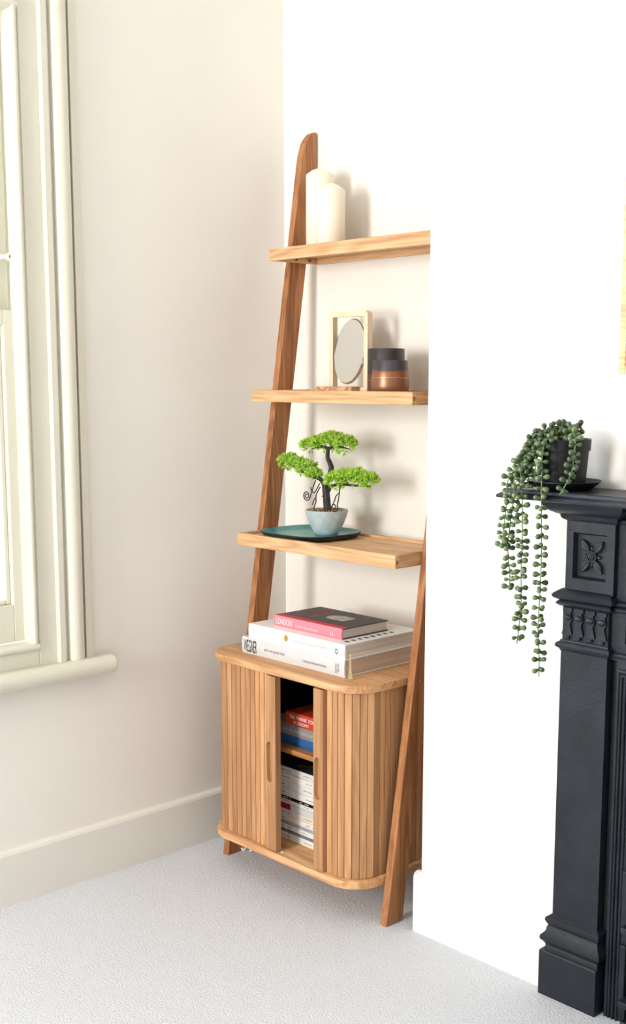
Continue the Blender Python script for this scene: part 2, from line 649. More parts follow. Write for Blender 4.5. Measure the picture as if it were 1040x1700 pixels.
# white sash stop with a round end
b = new_bm()
tube(b, [(-.052, -.86, 1.458), (-.040, -.79, 1.460), (-.036, -.776, 1.460)], .0065, 14)
o = obj('sash_stop', b, M['white_plastic'], win, smooth=True, auto=40)
b = new_bm()
tube(b, [(-.030, -.781, 1.460), (-.022, -.781, 1.460)], .0085, 20)
o2 = obj('stop_cap', b, M['white_plastic'], o, smooth=True, auto=40)
b = new_bm()
tube(b, [(-.0225, -.781, 1.460), (-.0216, -.781, 1.460)], .0042, 16)
obj('screw_hole', b, M['black_plastic'], o)
# window board with half-round nose
b = new_bm()
nose = [(-.02, .506)] + arc(.030, .5275, .020, -90, 90, 12, ry=.0215) + [(-.02, .549)]
prism(b, nose, 2 * YM + .575, -.575, 1)
sill = obj('window_sill', b, M['trim'], win, smooth=True, auto=40)
bm = bmesh.new()
bm.from_mesh(sill.data)
es = [e for e in bm.edges if abs(e.verts[0].co.y - e.verts[1].co.y) < 1e-6 and e.calc_length() < .01]
bmesh.ops.bevel(bm, geom=es, offset=.012, segments=4, profile=.5, affect='EDGES', clamp_overlap=True)
bm.to_mesh(sill.data)
bm.free()
# frames of the windows out of view, plain openings with a glazing bar


def plain_window(name, label, axis, at, a0, a1, z0, z1, mull=None):
    w = bpy.data.objects.new(name, None)
    COL.objects.link(w)
    w.location = (at, (a0 + a1) / 2, z0) if axis == 'y' else ((a0 + a1) / 2, at, z0)
    WM[w.name] = Matrix.Translation(w.location)
    struct(w, label)
    f, t = .045, .03
    am = (z0 + z1) / 2
    for nm, (p0, p1, q0, q1) in (('stile', (a0, a0 + f, z0, z1)), ('stile', (a1 - f, a1, z0, z1)), ('rail', (a0, a1, z0, z0 + f)),
                                 ('rail', (a0, a1, z1 - f, z1)), ('rail', (a0, a1, am - .018, am + .018))) + ((('mullion', (mull - .04, mull + .04, z0, z1)),) if mull else ()):
        bm = new_bm()
        if axis == 'y':
            box(bm, at - t, at, p0, p1, q0, q1, .003)
        else:
            box(bm, p0, p1, at - t, at, q0, q1, .003)
        obj(nm, bm, M['trim'], w)


plain_window('window_2', 'unseen window behind the viewer, widened to soften the light', 'x', RY - .03, .15, 2.65, .75, 2.25, 1.48)  # opening widened to carry the added fill

# ------------------------------------------------------------------ ladder bookcase with tambour cabinet
LB = thing('ladder_bookcase', 'leaning oak ladder bookcase with three tray shelves and a tambour cabinet', 'bookcase', (.395, -.29, 0))
CAB = dict(x0=.132, x1=.659, yf=-.3895, yb=-.055, r=.077)


def leg_profile():
    front = lambda z: -.3155 + .1500 * z
    back = lambda z: -.2630 + .1504 * z
    pts = [(front(0), 0), (front(.9), .9), (front(1.735), 1.735)]
    pts += [(-.0500, 1.752), (-.0440, 1.768), (-.0355, 1.782), (-.0250, 1.793), (-.0150, 1.799), (-.0085, 1.800), (-.0055, 1.797)]
    pts += [(-.0055, 1.712), (back(.9), .9), (back(0), 0)]
    return pts


for x0 in (.108, .662):
    bm = new_bm()
    prism(bm, leg_profile(), x0, x0 + .020, 0, .0022, 2)
    lg = obj('leg', bm, M['leg'], LB)
    if x0 > .5:
        bm = new_bm()
        c = Vector((.682, -.2125, .5415))
        tube(bm, [c, c + Vector((.0012, 0, 0)), c + Vector((.0024, 0, 0))], [.0050, .0050, .0036], 20)
        cap = obj('wood_plug', bm, M['endgrain'], lg, smooth=True, auto=40)


def tray(zb, zt, yf, yb, screws=False):
    x0, x1, t = .1300, .6600, .014
    s = bpy.data.objects.new('shelf', None)
    COL.objects.link(s)
    s.parent = LB
    s.matrix_parent_inverse = WM[LB.name].inverted()
    s.location = ((x0 + x1) / 2, yf, zb)
    WM[s.name] = Matrix.Translation(s.location)
    def part(nm, material, *q, bev=.0012):
        bm = new_bm()
        box(bm, *q, bev)
        return obj(nm, bm, material, s)
    part('front_rail', M['railx'], x0, x1, yf, yf + t, zb, zt)
    part('back_rail', M['railx'], x0, x1, yb - t, yb, zb, zt)
    part('side_rail', M['raily'], x0, x0 + t, yf + t, yb - t, zb, zt)
    part('side_rail', M['raily'], x1 - t, x1, yf + t, yb - t, zb, zt)
    part('panel', M['railx'], x0 + t - .002, x1 - t + .002, yf + t - .002, yb - t + .002, zt - .013, zt - .006, bev=0)
    # finger joint seen at the corners
    for xx in (x0 - .0003, x1 - .0007):
        part('joint_key', M['endgrain'], xx, xx + .001, yf + .003, yf + .009, zb + .009, zb + .018, bev=0)
    if screws:
        for y in (-.0901, -.0455):
            bm = new_bm()
            c = Vector((x0 + t, y, zb + .0065))
            tube(bm, [c, c + Vector((.002, 0, 0)), c + Vector((.0026, 0, 0))], [.0048, .0048, .0036], 16)
            sc = obj('screw', bm, M['brass'], s, smooth=True, auto=40)
            obj('hex_socket', tube(new_bm(), [c + Vector((.0024, 0, 0)), c + Vector((.0029, 0, 0))], .0024, 6), M['black_plastic'], sc)
    return s


tray(1.479, 1.5075, -.166, -.004, True)
tray(1.1405, 1.1690, -.2270, -.030)
tray(.7930, .8230, -.2750, -.052)


def rrect(x0, x1, yf, yb, r, n=12, rb=.01):
    pts = []
    for (cx, cy, a0, rr) in ((x0 + r, yf + r, 180, r), (x1 - r, yf + r, 270, r), (x1 - rb, yb - rb, 0, rb), (x0 + rb, yb - rb, 90, rb)):
        k = n if rr == r else 3
        pts += [(cx + rr * math.cos(math.radians(a0 + 90 * i / k)), cy + rr * math.sin(math.radians(a0 + 90 * i / k))) for i in range(k + 1)]
    return pts


for nm, z0, z1 in (('cabinet_top', .5300, .5470), ('cabinet_base', .0882, .1066)):
    bm = new_bm()
    prism(bm, rrect(CAB['x0'], CAB['x1'], CAB['yf'], CAB['yb'], CAB['r']), z0, z1, 2, .0022, 2)
    obj(nm, bm, M['oakx'], LB, smooth=True, auto=35)
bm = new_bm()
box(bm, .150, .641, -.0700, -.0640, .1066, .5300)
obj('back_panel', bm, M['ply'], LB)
for x_ in (.1335, .6415):
    obj('corner_post', box(new_bm(), x_, x_ + .016, -.0890, -.0600, .1068, .5298, .001), M['oakz'], LB)
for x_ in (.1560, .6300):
    obj('side_lining', box(new_bm(), x_, x_ + .005, -.3050, -.0705, .1068, .5298), M['ply'], LB)  # linings added so the inside of the cabinet turns dark
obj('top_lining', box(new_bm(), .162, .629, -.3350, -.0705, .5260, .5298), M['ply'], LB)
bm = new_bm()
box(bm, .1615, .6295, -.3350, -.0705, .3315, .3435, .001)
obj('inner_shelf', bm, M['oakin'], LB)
bm = new_bm()
tube(bm, [(.3985, -.3735, .1072), (.4070, -.3735, .1072)], .0016, 8)
obj('guide_peg', bm, M['white_plastic'], LB)

# tambour doors: slats follow the rounded outline
SZ0, SZ1 = .1076, .5290
inset, rad = .0115, CAB['r'] - .0115
TX0, TX1, TYF, TYB = CAB['x0'] + inset, CAB['x1'] - inset, CAB['yf'] + inset, -.075
PITCHW = .01725
slat_me = None
bm = new_bm()
box(bm, -.0079, .0079, 0, .0075, SZ0, SZ1, .0009, 1)
slat_me = mesh_of(bm, 'slat')
slat_me.materials.append(M['slat'])


def path_point(s, side):
    """distance s along the front (from the corner tangent point if negative is straight front), returns point, outward angle"""
    if s <= 0:
        return (TX1 - rad + s, TYF), -90
    al = rad * math.pi / 2
    if s < al:
        a = -90 + 90 * s / al
        return (TX1 - rad + rad * math.cos(math.radians(a)), TYF + rad + rad * math.sin(math.radians(a))), a
    return (TX1, TYF + rad + (s - al)), 0


def lead_slat(x0, x1, hx, parent):
    """thick pull slat with a real recessed finger slot"""
    yf, yb = -.3890, -.3725
    bm = new_bm()
    hz0, hz1, hw, dep = .2740, .3710, .0102, .0090
    outer = [(x0, SZ0 + .004), (x1, SZ0 + .004), (x1, SZ1 - .002), (x0, SZ1 - .002)]
    slot = [(hx + hw * math.cos(math.radians(a)), hz1 - hw + hw * math.sin(math.radians(a))) for a in range(0, 181, 20)]
    slot += [(hx + hw * math.cos(math.radians(a)), hz0 + hw + hw * math.sin(math.radians(a))) for a in range(180, 361, 20)]
    O = [bm.verts.new((p[0], yf, p[1])) for p in outer]
    S = [bm.verts.new((p[0], yf, p[1])) for p in slot]
    es = [bm.edges.new((L[i], L[(i + 1) % len(L)])) for L in (O, S) for i in range(len(L))]
    bmesh.ops.triangle_fill(bm, edges=es, use_beauty=True)
    S2 = [bm.verts.new((hx + (p[0] - hx) * .82, yf + dep, p[1] + (.001 if p[1] < .32 else -.001))) for p in slot]
    n = len(S)
    for i in range(n):
        bm.faces.new((S[i], S[(i + 1) % n], S2[(i + 1) % n], S2[i]))
    bm.faces.new(S2)
    B = [bm.verts.new((p[0], yb, p[1])) for p in outer]
    for i in range(4):
        bm.faces.new((O[i], O[(i + 1) % 4], B[(i + 1) % 4], B[i]))
    bm.faces.new(B)
    bmesh.ops.recalc_face_normals(bm, faces=bm.faces[:])
    return obj('pull_slat', bm, M['slat'], parent)


random.seed(4)
for side, (lx0, lx1, hx) in ((1, (.5255, .5555, .5375)), (-1, (.3655, .3975, .3765))):
    d = bpy.data.objects.new('tambour_door', None)
    COL.objects.link(d)
    d.parent = LB
    d.matrix_parent_inverse = WM[LB.name].inverted()
    d.location = ((lx0 + lx1) / 2, TYF, SZ0)
    WM[d.name] = Matrix.Translation(d.location)
    lead_slat(lx0, lx1, hx, d)
    # slats start behind the pull slat and run round the corner along the side
    mirror = lambda x: (TX0 + TX1) - x
    start = (lx1 if side > 0 else mirror(lx0)) - (TX1 - rad) + PITCHW / 2 + .0005
    total = rad * math.pi / 2 + (TYB - TYF - rad)
    s = start
    while s < total - .008:
        (px, py), a = path_point(s, side)
        if side < 0:
            px = mirror(px)
            a = 180 - a
        o = bpy.data.objects.new('slat', slat_me)
        COL.objects.link(o)
        o.parent = d
        o.matrix_parent_inverse = WM[d.name].inverted()
        o.location = (px, py, 0)
        o.rotation_euler = (0, 0, math.radians(a + 90))
        s += PITCHW

# ------------------------------------------------------------------ candles on the top shelf
def candle(label, c, r, h0, h):
    prof = [(0, 0), (r - .001, 0), (r, .001), (r, h0 - .003), (r - .0008, h0 - .0008), (r - .004, h0 + .0012), (r * .55, h0 + (h - h0) * .62), (r * .2, h - .0012), (.0, h)]
    bm = lathe(new_bm(), prof, c, 48)
    o = obj('pillar_candle', bm, M['wax'], None, smooth=True, auto=50)
    return tag(o, label, 'candle', 'pillar candles on the top shelf')


candle('taller ivory pillar candle with a pointed top, standing behind the shorter one', (.2185, -.0800, 1.5015), .0335, .180, .194)
candle('shorter ivory pillar candle in front of the taller one on the top shelf', (.2830, -.1060, 1.5015), .0345, .134, .150)

# ------------------------------------------------------------------ table mirror and copper vessels on the second shelf
ZP2 = 1.163
TM = thing('table_mirror', 'small oval tilting mirror in a pale pine frame with striped foot', 'mirror', (.345, -.11, ZP2))
fx0, fx1, fy0, fy1, fz0, fz1, ft = .2830, .4115, -.1100, -.0940, ZP2, 1.3525, .0125


def rr2(x0, x1, z0, z1, r, n=5):
    pts = []
    for cx, cz, a0 in ((x0 + r, z0 + r, 180), (x1 - r, z0 + r, 270), (x1 - r, z1 - r, 0), (x0 + r, z1 - r, 90)):
        pts += [(cx + r * math.cos(math.radians(a0 + 90 * i / n)), cz + r * math.sin(math.radians(a0 + 90 * i / n))) for i in range(n + 1)]
    return pts


bm = new_bm()
o1, i1 = rr2(fx0, fx1, fz0, fz1, .010), rr2(fx0 + ft, fx1 - ft, fz0 + ft, fz1 - ft, .001)
rings = [[bm.verts.new((p[0], y, p[1])) for p in L] for L, y in ((o1, fy0), (o1, fy1), (i1, fy1), (i1, fy0))]
n = len(o1)
for a, c in zip(rings, rings[1:] + rings[:1]):
    for i in range(n):
        bm.faces.new((a[i], a[(i + 1) % n], c[(i + 1) % n], c[i]))
bmesh.ops.recalc_face_normals(bm, faces=bm.faces[:])
obj('frame', bm, M['pine'], TM)
bm = new_bm()
box(bm, .2650, .3880, -.1400, -.1102, ZP2, ZP2 + .0148, .002)
obj('foot', bm, M['pine_base'], TM)
tilt = Matrix.Translation((.3473, -.1020, 1.2600)) @ Matrix.Rotation(math.radians(-9), 4, 'X')
MA, MB = .0510, .0775
bm = new_bm()
N = 64
rim = []
for (k, y) in ((1.0, .003), (1.0, -.001), (.965, -.0035)):
    rim.append([bm.verts.new(tilt @ Vector((MA * k * math.cos(2 * math.pi * i / N), y, MB * k * math.sin(2 * math.pi * i / N)))) for i in range(N)])
for a, c in zip(rim, rim[1:]):
    for i in range(N):
        bm.faces.new((a[i], a[(i + 1) % N], c[(i + 1) % N], c[i]))
bm.faces.new(rim[0])
bmesh.ops.recalc_face_normals(bm, faces=bm.faces[:])
rimo = obj('mirror_rim', bm, M['chrome'], TM)
bm = new_bm()
bm.faces.new([bm.verts.new(tilt @ Vector((MA * .965 * math.cos(2 * math.pi * i / N), -.0035, MB * .965 * math.sin(2 * math.pi * i / N)))) for i in range(N)])
fc = bm.faces[:][0]
ext = bmesh.ops.extrude_face_region(bm, geom=[fc])
bmesh.ops.translate(bm, vec=tilt.to_3x3() @ Vector((0, -.0006, 0)), verts=[v for v in ext['geom'] if isinstance(v, bmesh.types.BMVert)])
bmesh.ops.recalc_face_normals(bm, faces=bm.faces[:])
obj('mirror_glass', bm, M['mirror'], TM)
for sx in (-1, 1):
    bm = new_bm()
    tube(bm, [(.3473 + sx * .0500, -.102, 1.260), (.3473 + sx * .0525, -.102, 1.260)], .0022, 10)
    obj('pivot', bm, M['brass'], TM)


def vessel_material(name, z0, band, dark, copper, pale):
    """gun-metal upper half, copper lower half, the two meeting in a wavy pale seam"""
    k = NT(name)
    tc = k.n('ShaderNodeTexCoord')
    sp = k.n('ShaderNodeSeparateXYZ')
    k.l(tc, 'Object', sp, 'Vector')
    nz = k.n('ShaderNodeTexNoise', Scale=26., Detail=4.)
    k.l(tc, 'Object', nz, 'Vector')
    ma = k.n('ShaderNodeMath', operation='MULTIPLY_ADD')
    ma.inputs[1].default_value = .012
    k.l(nz, 'Fac', ma, 0)
    k.l(sp, 'Z', ma, 2)
    mr = k.n('ShaderNodeMapRange')
    mr.inputs['From Min'].default_value, mr.inputs['From Max'].default_value = z0, z0 + .085
    k.l(ma, 'Value', mr, 'Value')
    r = k.n('ShaderNodeValToRGB')
    e = r.color_ramp.elements
    e[0].position, e[0].color = 0., copper
    e[1].position, e[1].color = 1., dark
    for p, c in ((band - .03, copper), (band - .012, tuple(x * .55 for x in copper[:3]) + (1,)), (band, pale), (band + .012, (copper[0] * 1.15, copper[1] * .95, copper[2] * .8, 1)),
                 (band + .14, (copper[0] * 1.05, copper[1] * .85, copper[2] * .7, 1)), (band + .19, dark)):
        x = e.new(p)
        x.color = c
    k.l(mr, 'Result', r, 'Fac')
    k.l(r, 'Color', k.b, 'Base Color')
    k.b.inputs['Metallic'].default_value = .55
    k.b.inputs['Roughness'].default_value = .36
    return k.m


def vessel(label, c, rt_, rm, rb, h, material):
    prof = [(0, 0), (rb, 0), (rb + .004, .001), (rm - .001, .010), (rm, .018), (rt_, h - .001), (rt_ - .001, h), (rt_ - .003, h), (rt_ - .004, h - .004), (rm - .005, .018), (rb, .006), (0, .005)]
    o = obj('metal_votive_cup', lathe(new_bm(), prof, c, 48), material, None, smooth=True, auto=50)
    return tag(o, label, 'cup', 'copper cups on the second shelf')


GUN = lin(78, 76, 80)
vessel('copper and gunmetal metal cup in front of the darker cup', (.5396, -.1680, ZP2), .0385, .0428, .033, .0735,
       vessel_material('copper_gunmetal', ZP2, .49, GUN, lin(150, 106, 80), lin(214, 190, 164)))
vessel('dark gunmetal cup half hidden behind the copper one', (.4745, -.1130, ZP2), .0422, .0430, .037, .1010,
       vessel_material('dark_gunmetal', ZP2, .42, lin(70, 66, 66), lin(120, 84, 62), lin(190, 160, 110)))

# ------------------------------------------------------------------ platter and bonsai on the third shelf
ZP3 = .8170
PL = thing('platter', 'teal glazed square platter with black underside under the bonsai', 'plate', (.285, -.165, ZP3))


def teal_material():
    k = NT('teal_glaze')
    tc = k.n('ShaderNodeTexCoord')
    nz = k.n('ShaderNodeTexNoise', Scale=16., Detail=5., Distortion=1.2)
    k.l(tc, 'Object', nz, 'Vector')
    r = k.n('ShaderNodeValToRGB')
    r.color_ramp.elements[0].position, r.color_ramp.elements[1].position = .35, .7
    r.color_ramp.elements[0].color, r.color_ramp.elements[1].color = lin(36, 126, 128), lin(86, 170, 168)
    k.l(nz, 'Fac', r, 'Fac')
    k.l(r, 'Color', k.b, 'Base Color')
    k.b.inputs['Roughness'].default_value = .3
    k.b.inputs['Specular IOR Level'].default_value = .3
    return k.m


M['teal'] = teal_material()


def sq_ring(bm, hx, hy, z, n=64, e=3.0, c=(.279, -.168)):
    out = []
    for i in range(n):
        a = 2 * math.pi * i / n
        ca, sa = math.cos(a), math.sin(a)
        out.append(bm.verts.new((c[0] + hx * math.copysign(abs(ca) ** (2 / e), ca), c[1] + hy * math.copysign(abs(sa) ** (2 / e), sa), z)))
    return out


def sq_lathe(rows):
    bm = new_bm()
    R = [sq_ring(bm, *q) for q in rows]
    for a, c in zip(R, R[1:]):
        for i in range(64):
            bm.faces.new((a[i], a[(i + 1) % 64], c[(i + 1) % 64], c[i]))
    bm.faces.new(R[0])
    bm.faces.new(R[-1])
    bmesh.ops.recalc_face_normals(bm, faces=bm.faces[:])
    return bm


HX, HY = .114, .104
obj('underside', sq_lathe([(HX * .84, HY * .84, ZP3 + .0003), (HX * .93, HY * .93, ZP3 + .003), (HX, HY, ZP3 + .0135), (HX * .995, HY * .995, ZP3 + .0145), (HX * .86, HY * .86, ZP3 + .0062), (HX * .5, HY * .5, ZP3 + .0058)]), M['plate_black'], PL, smooth=True, auto=60)
obj('glaze', sq_lathe([(HX * .5, HY * .5, ZP3 + .0061), (HX * .855, HY * .855, ZP3 + .0065), (HX * .985, HY * .985, ZP3 + .0150), (HX * .975, HY * .975, ZP3 + .0154), (HX * .85, HY * .85, ZP3 + .0074), (HX * .4, HY * .4, ZP3 + .0070)]), M['teal'], PL, smooth=True, auto=60)

BZ = ZP3 + .0072
BC = Vector((.3180, -.1510, BZ))
BO = thing('bonsai_tree', 'small bonsai with three bright green foliage pads in a grey concrete bowl', 'bonsai', BC)
RB = .0520
prof = [(0, 0), (.024, 0), (.0275, .001), (.0335, .012), (.0415, .028), (.0480, .045), (RB, .0600), (RB - .0012, .0610), (RB - .0040, .0608), (RB - .0055, .0570), (.040, .050), (0, .050)]
obj('bowl', lathe(new_bm(), prof, BC, 48), M['concrete'], BO, smooth=True, auto=50)


def pebble_material():
    k = NT('gravel')
    g = k.n('ShaderNodeNewGeometry')
    r = k.n('ShaderNodeValToRGB')
    e = r.color_ramp.elements
    e[0].color, e[1].color = lin(92, 66, 44), lin(214, 182, 132)
    for p, c in ((.35, lin(150, 112, 70)), (.7, lin(178, 146, 104))):
        x = e.new(p)
        x.color = c
    k.l(g, 'Random Per Island', r, 'Fac')
    k.l(r, 'Color', k.b, 'Base Color')
    k.b.inputs['Roughness'].default_value = .6
    return k.m


random.seed(11)
bm = new_bm()
for i in range(190):
    a, rr = random.uniform(0, 2 * math.pi), .0465 * math.sqrt(random.random())
    mt = Matrix.Translation(BC + Vector((rr * math.cos(a), rr * math.sin(a), .0545 + random.uniform(-.002, .0045) + .003 * (1 - rr / .0465)))) @ Matrix.Rotation(random.uniform(0, 3), 4, random.choice('XYZ')) @ Matrix.Diagonal((random.uniform(.0022, .0040), random.uniform(.002, .0032), random.uniform(.0016, .0026), 1))
    bmesh.ops.create_icosphere(bm, subdivisions=1, radius=1, matrix=mt)
pb = obj('gravel', bm, pebble_material(), BO, smooth=True)
pb['kind'] = 'stuff'

# trunk and branches; r = along the picture's horizontal in the plane of the tree
TD = Vector((1, .12, 0)).normalized()


def tp(x, z, d=0.):
    """point of the tree: x, z in the plane y = -.151, d depth"""
    return Vector((x - .010, -.151 + d, z))


bm = new_bm()
trunk = [tp(.332, .872), tp(.330, .890), tp(.327, .918), tp(.324, .944), tp(.329, .955), tp(.338, .968), tp(.344, .985), tp(.338, .999), tp(.331, 1.010), tp(.332, 1.024), tp(.334, 1.036)]
tube(bm, spline(trunk, 5), [.0100 - .0062 * min(1, i / 52) for i in range(51)], 10)
to = obj('trunk', bm, M['bark'], BO, smooth=True)
for pts, r0, r1 in (([tp(.326, .935), tp(.318, .948), tp(.306, .957), tp(.290, .960), tp(.262, .966, -.004), tp(.225, .977, .002), tp(.195, .988)], .0075, .002),
                    ([tp(.330, .925), tp(.342, .934, -.006), tp(.356, .944, -.01), tp(.385, .950, -.008), tp(.42, .949), tp(.462, .950, .004)], .0058, .0018),
                    ([tp(.334, 1.030), tp(.318, 1.036), tp(.298, 1.034), tp(.276, 1.028)], .0045, .0014),
                    ([tp(.333, 1.030), tp(.352, 1.037), tp(.378, 1.037), tp(.404, 1.033)], .0045, .0014)):
    bm = new_bm()
    L = spline(pts, 5)
    tube(bm, L, [r0 + (r1 - r0) * i / (len(L) - 1) for i in range(len(L))], 8)
    obj('branch', bm, M['bark'], BO, smooth=True)


def curl(cx, cz, r, turns, start, d):
    return [tp(cx + r * (1 - .80 * i / 40) * math.cos(math.radians(start + turns * 360 * i / 40)), cz + r * (1 - .80 * i / 40) * math.sin(math.radians(start + turns * 360 * i / 40)), d) for i in range(41)]


roots = []
roots.append([tp(.302, .955, -.012), tp(.300, .940, -.018), tp(.296, .926, -.02)] + curl(.2805, .917, .0125, -1.9, -10, -.022))
roots.append([tp(.314, .948, -.01), tp(.309, .930, -.018), tp(.305, .925, -.02), tp(.299, .930, -.022), tp(.295, .938, -.022)])
roots.append([tp(.316, .940, -.01), tp(.312, .920, -.02), tp(.314, .905, -.022), tp(.309, .890, -.024), tp(.313, .876, -.022)])
roots.append([tp(.311, .915, -.02), tp(.305, .905, -.022), tp(.302, .896, -.022)])
roots.append([tp(.342, .935, -.01), tp(.347, .915, -.018), tp(.343, .900, -.022), tp(.350, .885, -.024), tp(.352, .874, -.022)])
roots.append([tp(.350, .942, -.012), tp(.356, .925, -.02), tp(.354, .905, -.022), tp(.362, .892, -.024), tp(.366, .876, -.02)])
roots.append([tp(.386, .948, -.012), tp(.390, .930, -.018), tp(.388, .912, -.02)] + curl(.3765, .896, .0125, -1.5, 30, -.022))
roots.append([tp(.388, .930, -.018), tp(.380, .922, -.02), tp(.376, .912, -.02), tp(.370, .902, -.02), tp(.365, .892, -.02)])
roots.append([tp(.334, .918, -.02), tp(.341, .922, -.024), tp(.345, .921, -.026)])
for pts in roots:
    bm = new_bm()
    L = spline(pts, 3) if len(pts) < 12 else [Vector(p) for p in pts]
    tube(bm, L, .0014, 6)
    obj('aerial_root', bm, M['bark'], BO, smooth=True)


def leaf_material(name, dark, mid, tip):
    k = NT(name)
    g = k.n('ShaderNodeNewGeometry')
    r = k.n('ShaderNodeValToRGB')
    e = r.color_ramp.elements
    e[0].color, e[1].color = dark, tip
    x = e.new(.5)
    x.color = mid
    k.l(g, 'Random Per Island', r, 'Fac')
    k.l(r, 'Color', k.b, 'Base Color')
    k.b.inputs['Roughness'].default_value = .45
    k.b.inputs['Subsurface Weight'].default_value = .0
    return k.m


M['foliage'] = leaf_material('bright_foliage', lin(126, 182, 30), lin(168, 214, 58), lin(212, 234, 116))
random.seed(3)


def foliage(centres, n):
    """sprigs of short pointed blades over a pad made of a few ellipsoids (c, rx, ry, rz)"""
    bm = new_bm()
    for k in range(n):
        c, rx, ry, rz = centres[k % len(centres)]
        while True:
            d = Vector((random.uniform(-1, 1), random.uniform(-1, 1), random.uniform(-1, 1)))
            if .05 < d.length < 1:
                break
        d.normalize()
        if d.z < -.25 and random.random() < .8:
            d.z = -d.z
        rr = random.uniform(.62, 1.0)
        p = c + Vector((d.x * rx, d.y * ry, d.z * rz)) * rr
        out = (Vector((d.x / rx, d.y / ry, d.z / rz)).normalized() + Vector((0, 0, .35))).normalized()
        for q in range(7):
            dirv = (out + Vector((random.gauss(0, .55), random.gauss(0, .55), random.gauss(0, .45)))).normalized()
            ln, wd = random.uniform(.0085, .0150), random.uniform(.0010, .0016)
            u = dirv.cross(Vector((random.gauss(0, 1), random.gauss(0, 1), random.gauss(0, 1)))).normalized()
            v = dirv.cross(u)
            base = p - dirv * .002
            m_ = base + dirv * ln * .55
            ring = [bm.verts.new(m_ + u * wd), bm.verts.new(m_ + v * wd * .6), bm.verts.new(m_ - u * wd), bm.verts.new(m_ - v * wd * .6)]
            a, t = bm.verts.new(base), bm.verts.new(base + dirv * ln)
            for i in range(4):
                bm.faces.new((a, ring[(i + 1) % 4], ring[i]))
                bm.faces.new((t, ring[i], ring[(i + 1) % 4]))
    o = obj('foliage_pad', bm, M['foliage'], BO)
    o['kind'] = 'stuff'
    return o


foliage([(tp(.280, 1.036, -.004), .026, .026, .016), (tp(.312, 1.043), .028, .028, .019), (tp(.350, 1.049), .030, .028, .021), (tp(.386, 1.042, .004), .026, .026, .019)], 620)
foliage([(tp(.190, .994, .002), .024, .024, .017), (tp(.225, .985), .030, .026, .021), (tp(.262, .978, -.004), .028, .026, .021), (tp(.288, .968, -.006), .018, .018, .010)], 480)
foliage([(tp(.370, .958, -.012), .026, .022, .019), (tp(.402, .964, -.008), .028, .026, .021), (tp(.435, .967), .028, .026, .020), (tp(.464, .964, .004), .022, .022, .016)], 600)

# ------------------------------------------------------------------ books
def book(name, label, x0, x1, y0, y1, z0, z1, cover, group, spine=None, pages='pages', bt=.0025, hang=.003, rounded=True, cat='book'):
    """lies flat, spine towards -y; boards, spine and page block are separate parts"""
    t = thing(name, label, cat, ((x0 + x1) / 2, (y0 + y1) / 2, z0), group)
    for nm, a, c in (('back_board', z0, z0 + bt), ('front_board', z1 - bt, z1)):
        obj(nm, box(new_bm(), x0, x1, y0 + .004, y1, a, c, .0007, 1), cover, t)
    # spine, slightly rounded across its height
    pts = []
    for i in range(9):
        f = i / 8
        pts.append((y0 + .0018 * (1 - math.sin(math.pi * f)) if rounded else y0, z0 + (z1 - z0) * f))
    pts = [(y0 + .0045, z0)] + pts + [(y0 + .0045, z1)]
    sp = obj('spine', prism(new_bm(), pts, x0, x1, 0), spine or cover, t, smooth=True, auto=40)
    obj('page_block', box(new_bm(), x0 + hang, x1 - hang, y0 + .0046, y1 - hang, z0 + bt, z1 - bt), M[pages], t)
    return t, sp


BK = 'coffee-table books on the cabinet top'
M['cloth_white'] = mat('white_book_cloth', lin(214, 215, 217), .75, noise=.03, nscale=400, bump=.3, bscale=700)
M['cover_white'] = mat('white_cover', lin(240, 240, 238), .5, noise=.01)
M['cover_black'] = mat('charcoal_cover', lin(64, 62, 66), .5, noise=.06, nscale=120)
M['pink'] = mat('pink_cloth', lin(238, 134, 150), .65, noise=.05, nscale=300, bump=.1, bscale=600)
M['red_edge'] = mat('red_cloth', lin(206, 66, 78), .65, noise=.05, nscale=300)
M['ink'] = mat('black_ink', (.02, .02, .022, 1), .6, noise=.05)
M['grey_ink'] = mat('grey_ink', lin(120, 120, 122), .6, noise=.05)
M['pale_ink'] = mat('pale_grey_ink', lin(188, 188, 186), .6, noise=.03)
M['gold_foil'] = mat('gold_foil', lin(200, 166, 78), .35, .3, noise=.05)
M['white_ink'] = mat('white_ink', lin(245, 242, 240), .6, noise=.02)
M['red_ink'] = mat('red_ink', lin(206, 56, 66), .6, noise=.02)
U, V = (1, 0, 0), (0, 0, 1)

Z0 = .5470
t, sp = book('art_book', 'thick white cloth book with large condensed black spine title, lowest on the cabinet', .216, .5665, -.3345, -.088, Z0, .5860, M['cloth_white'], BK, pages='pages_tan')
yb = -.3347
text('lettering', 'WEGNER', (.2235, yb, .5510), U, V, .047, .0300, M['ink'], sp)
text('lettering', 'just one good chair', (.2975, yb, .5610), U, V, .074, .0095, M['grey_ink'], sp)
text('lettering', 'Christian Holmsted Olesen', (.4320, yb, .5600), U, V, .078, .0062, M['grey_ink'], sp)
text('lettering', 'HATJE\nCANTZ', (.5375, yb, .5755), (0, 0, -1), (1, 0, 0), .0225, .0125, M['ink'], sp)

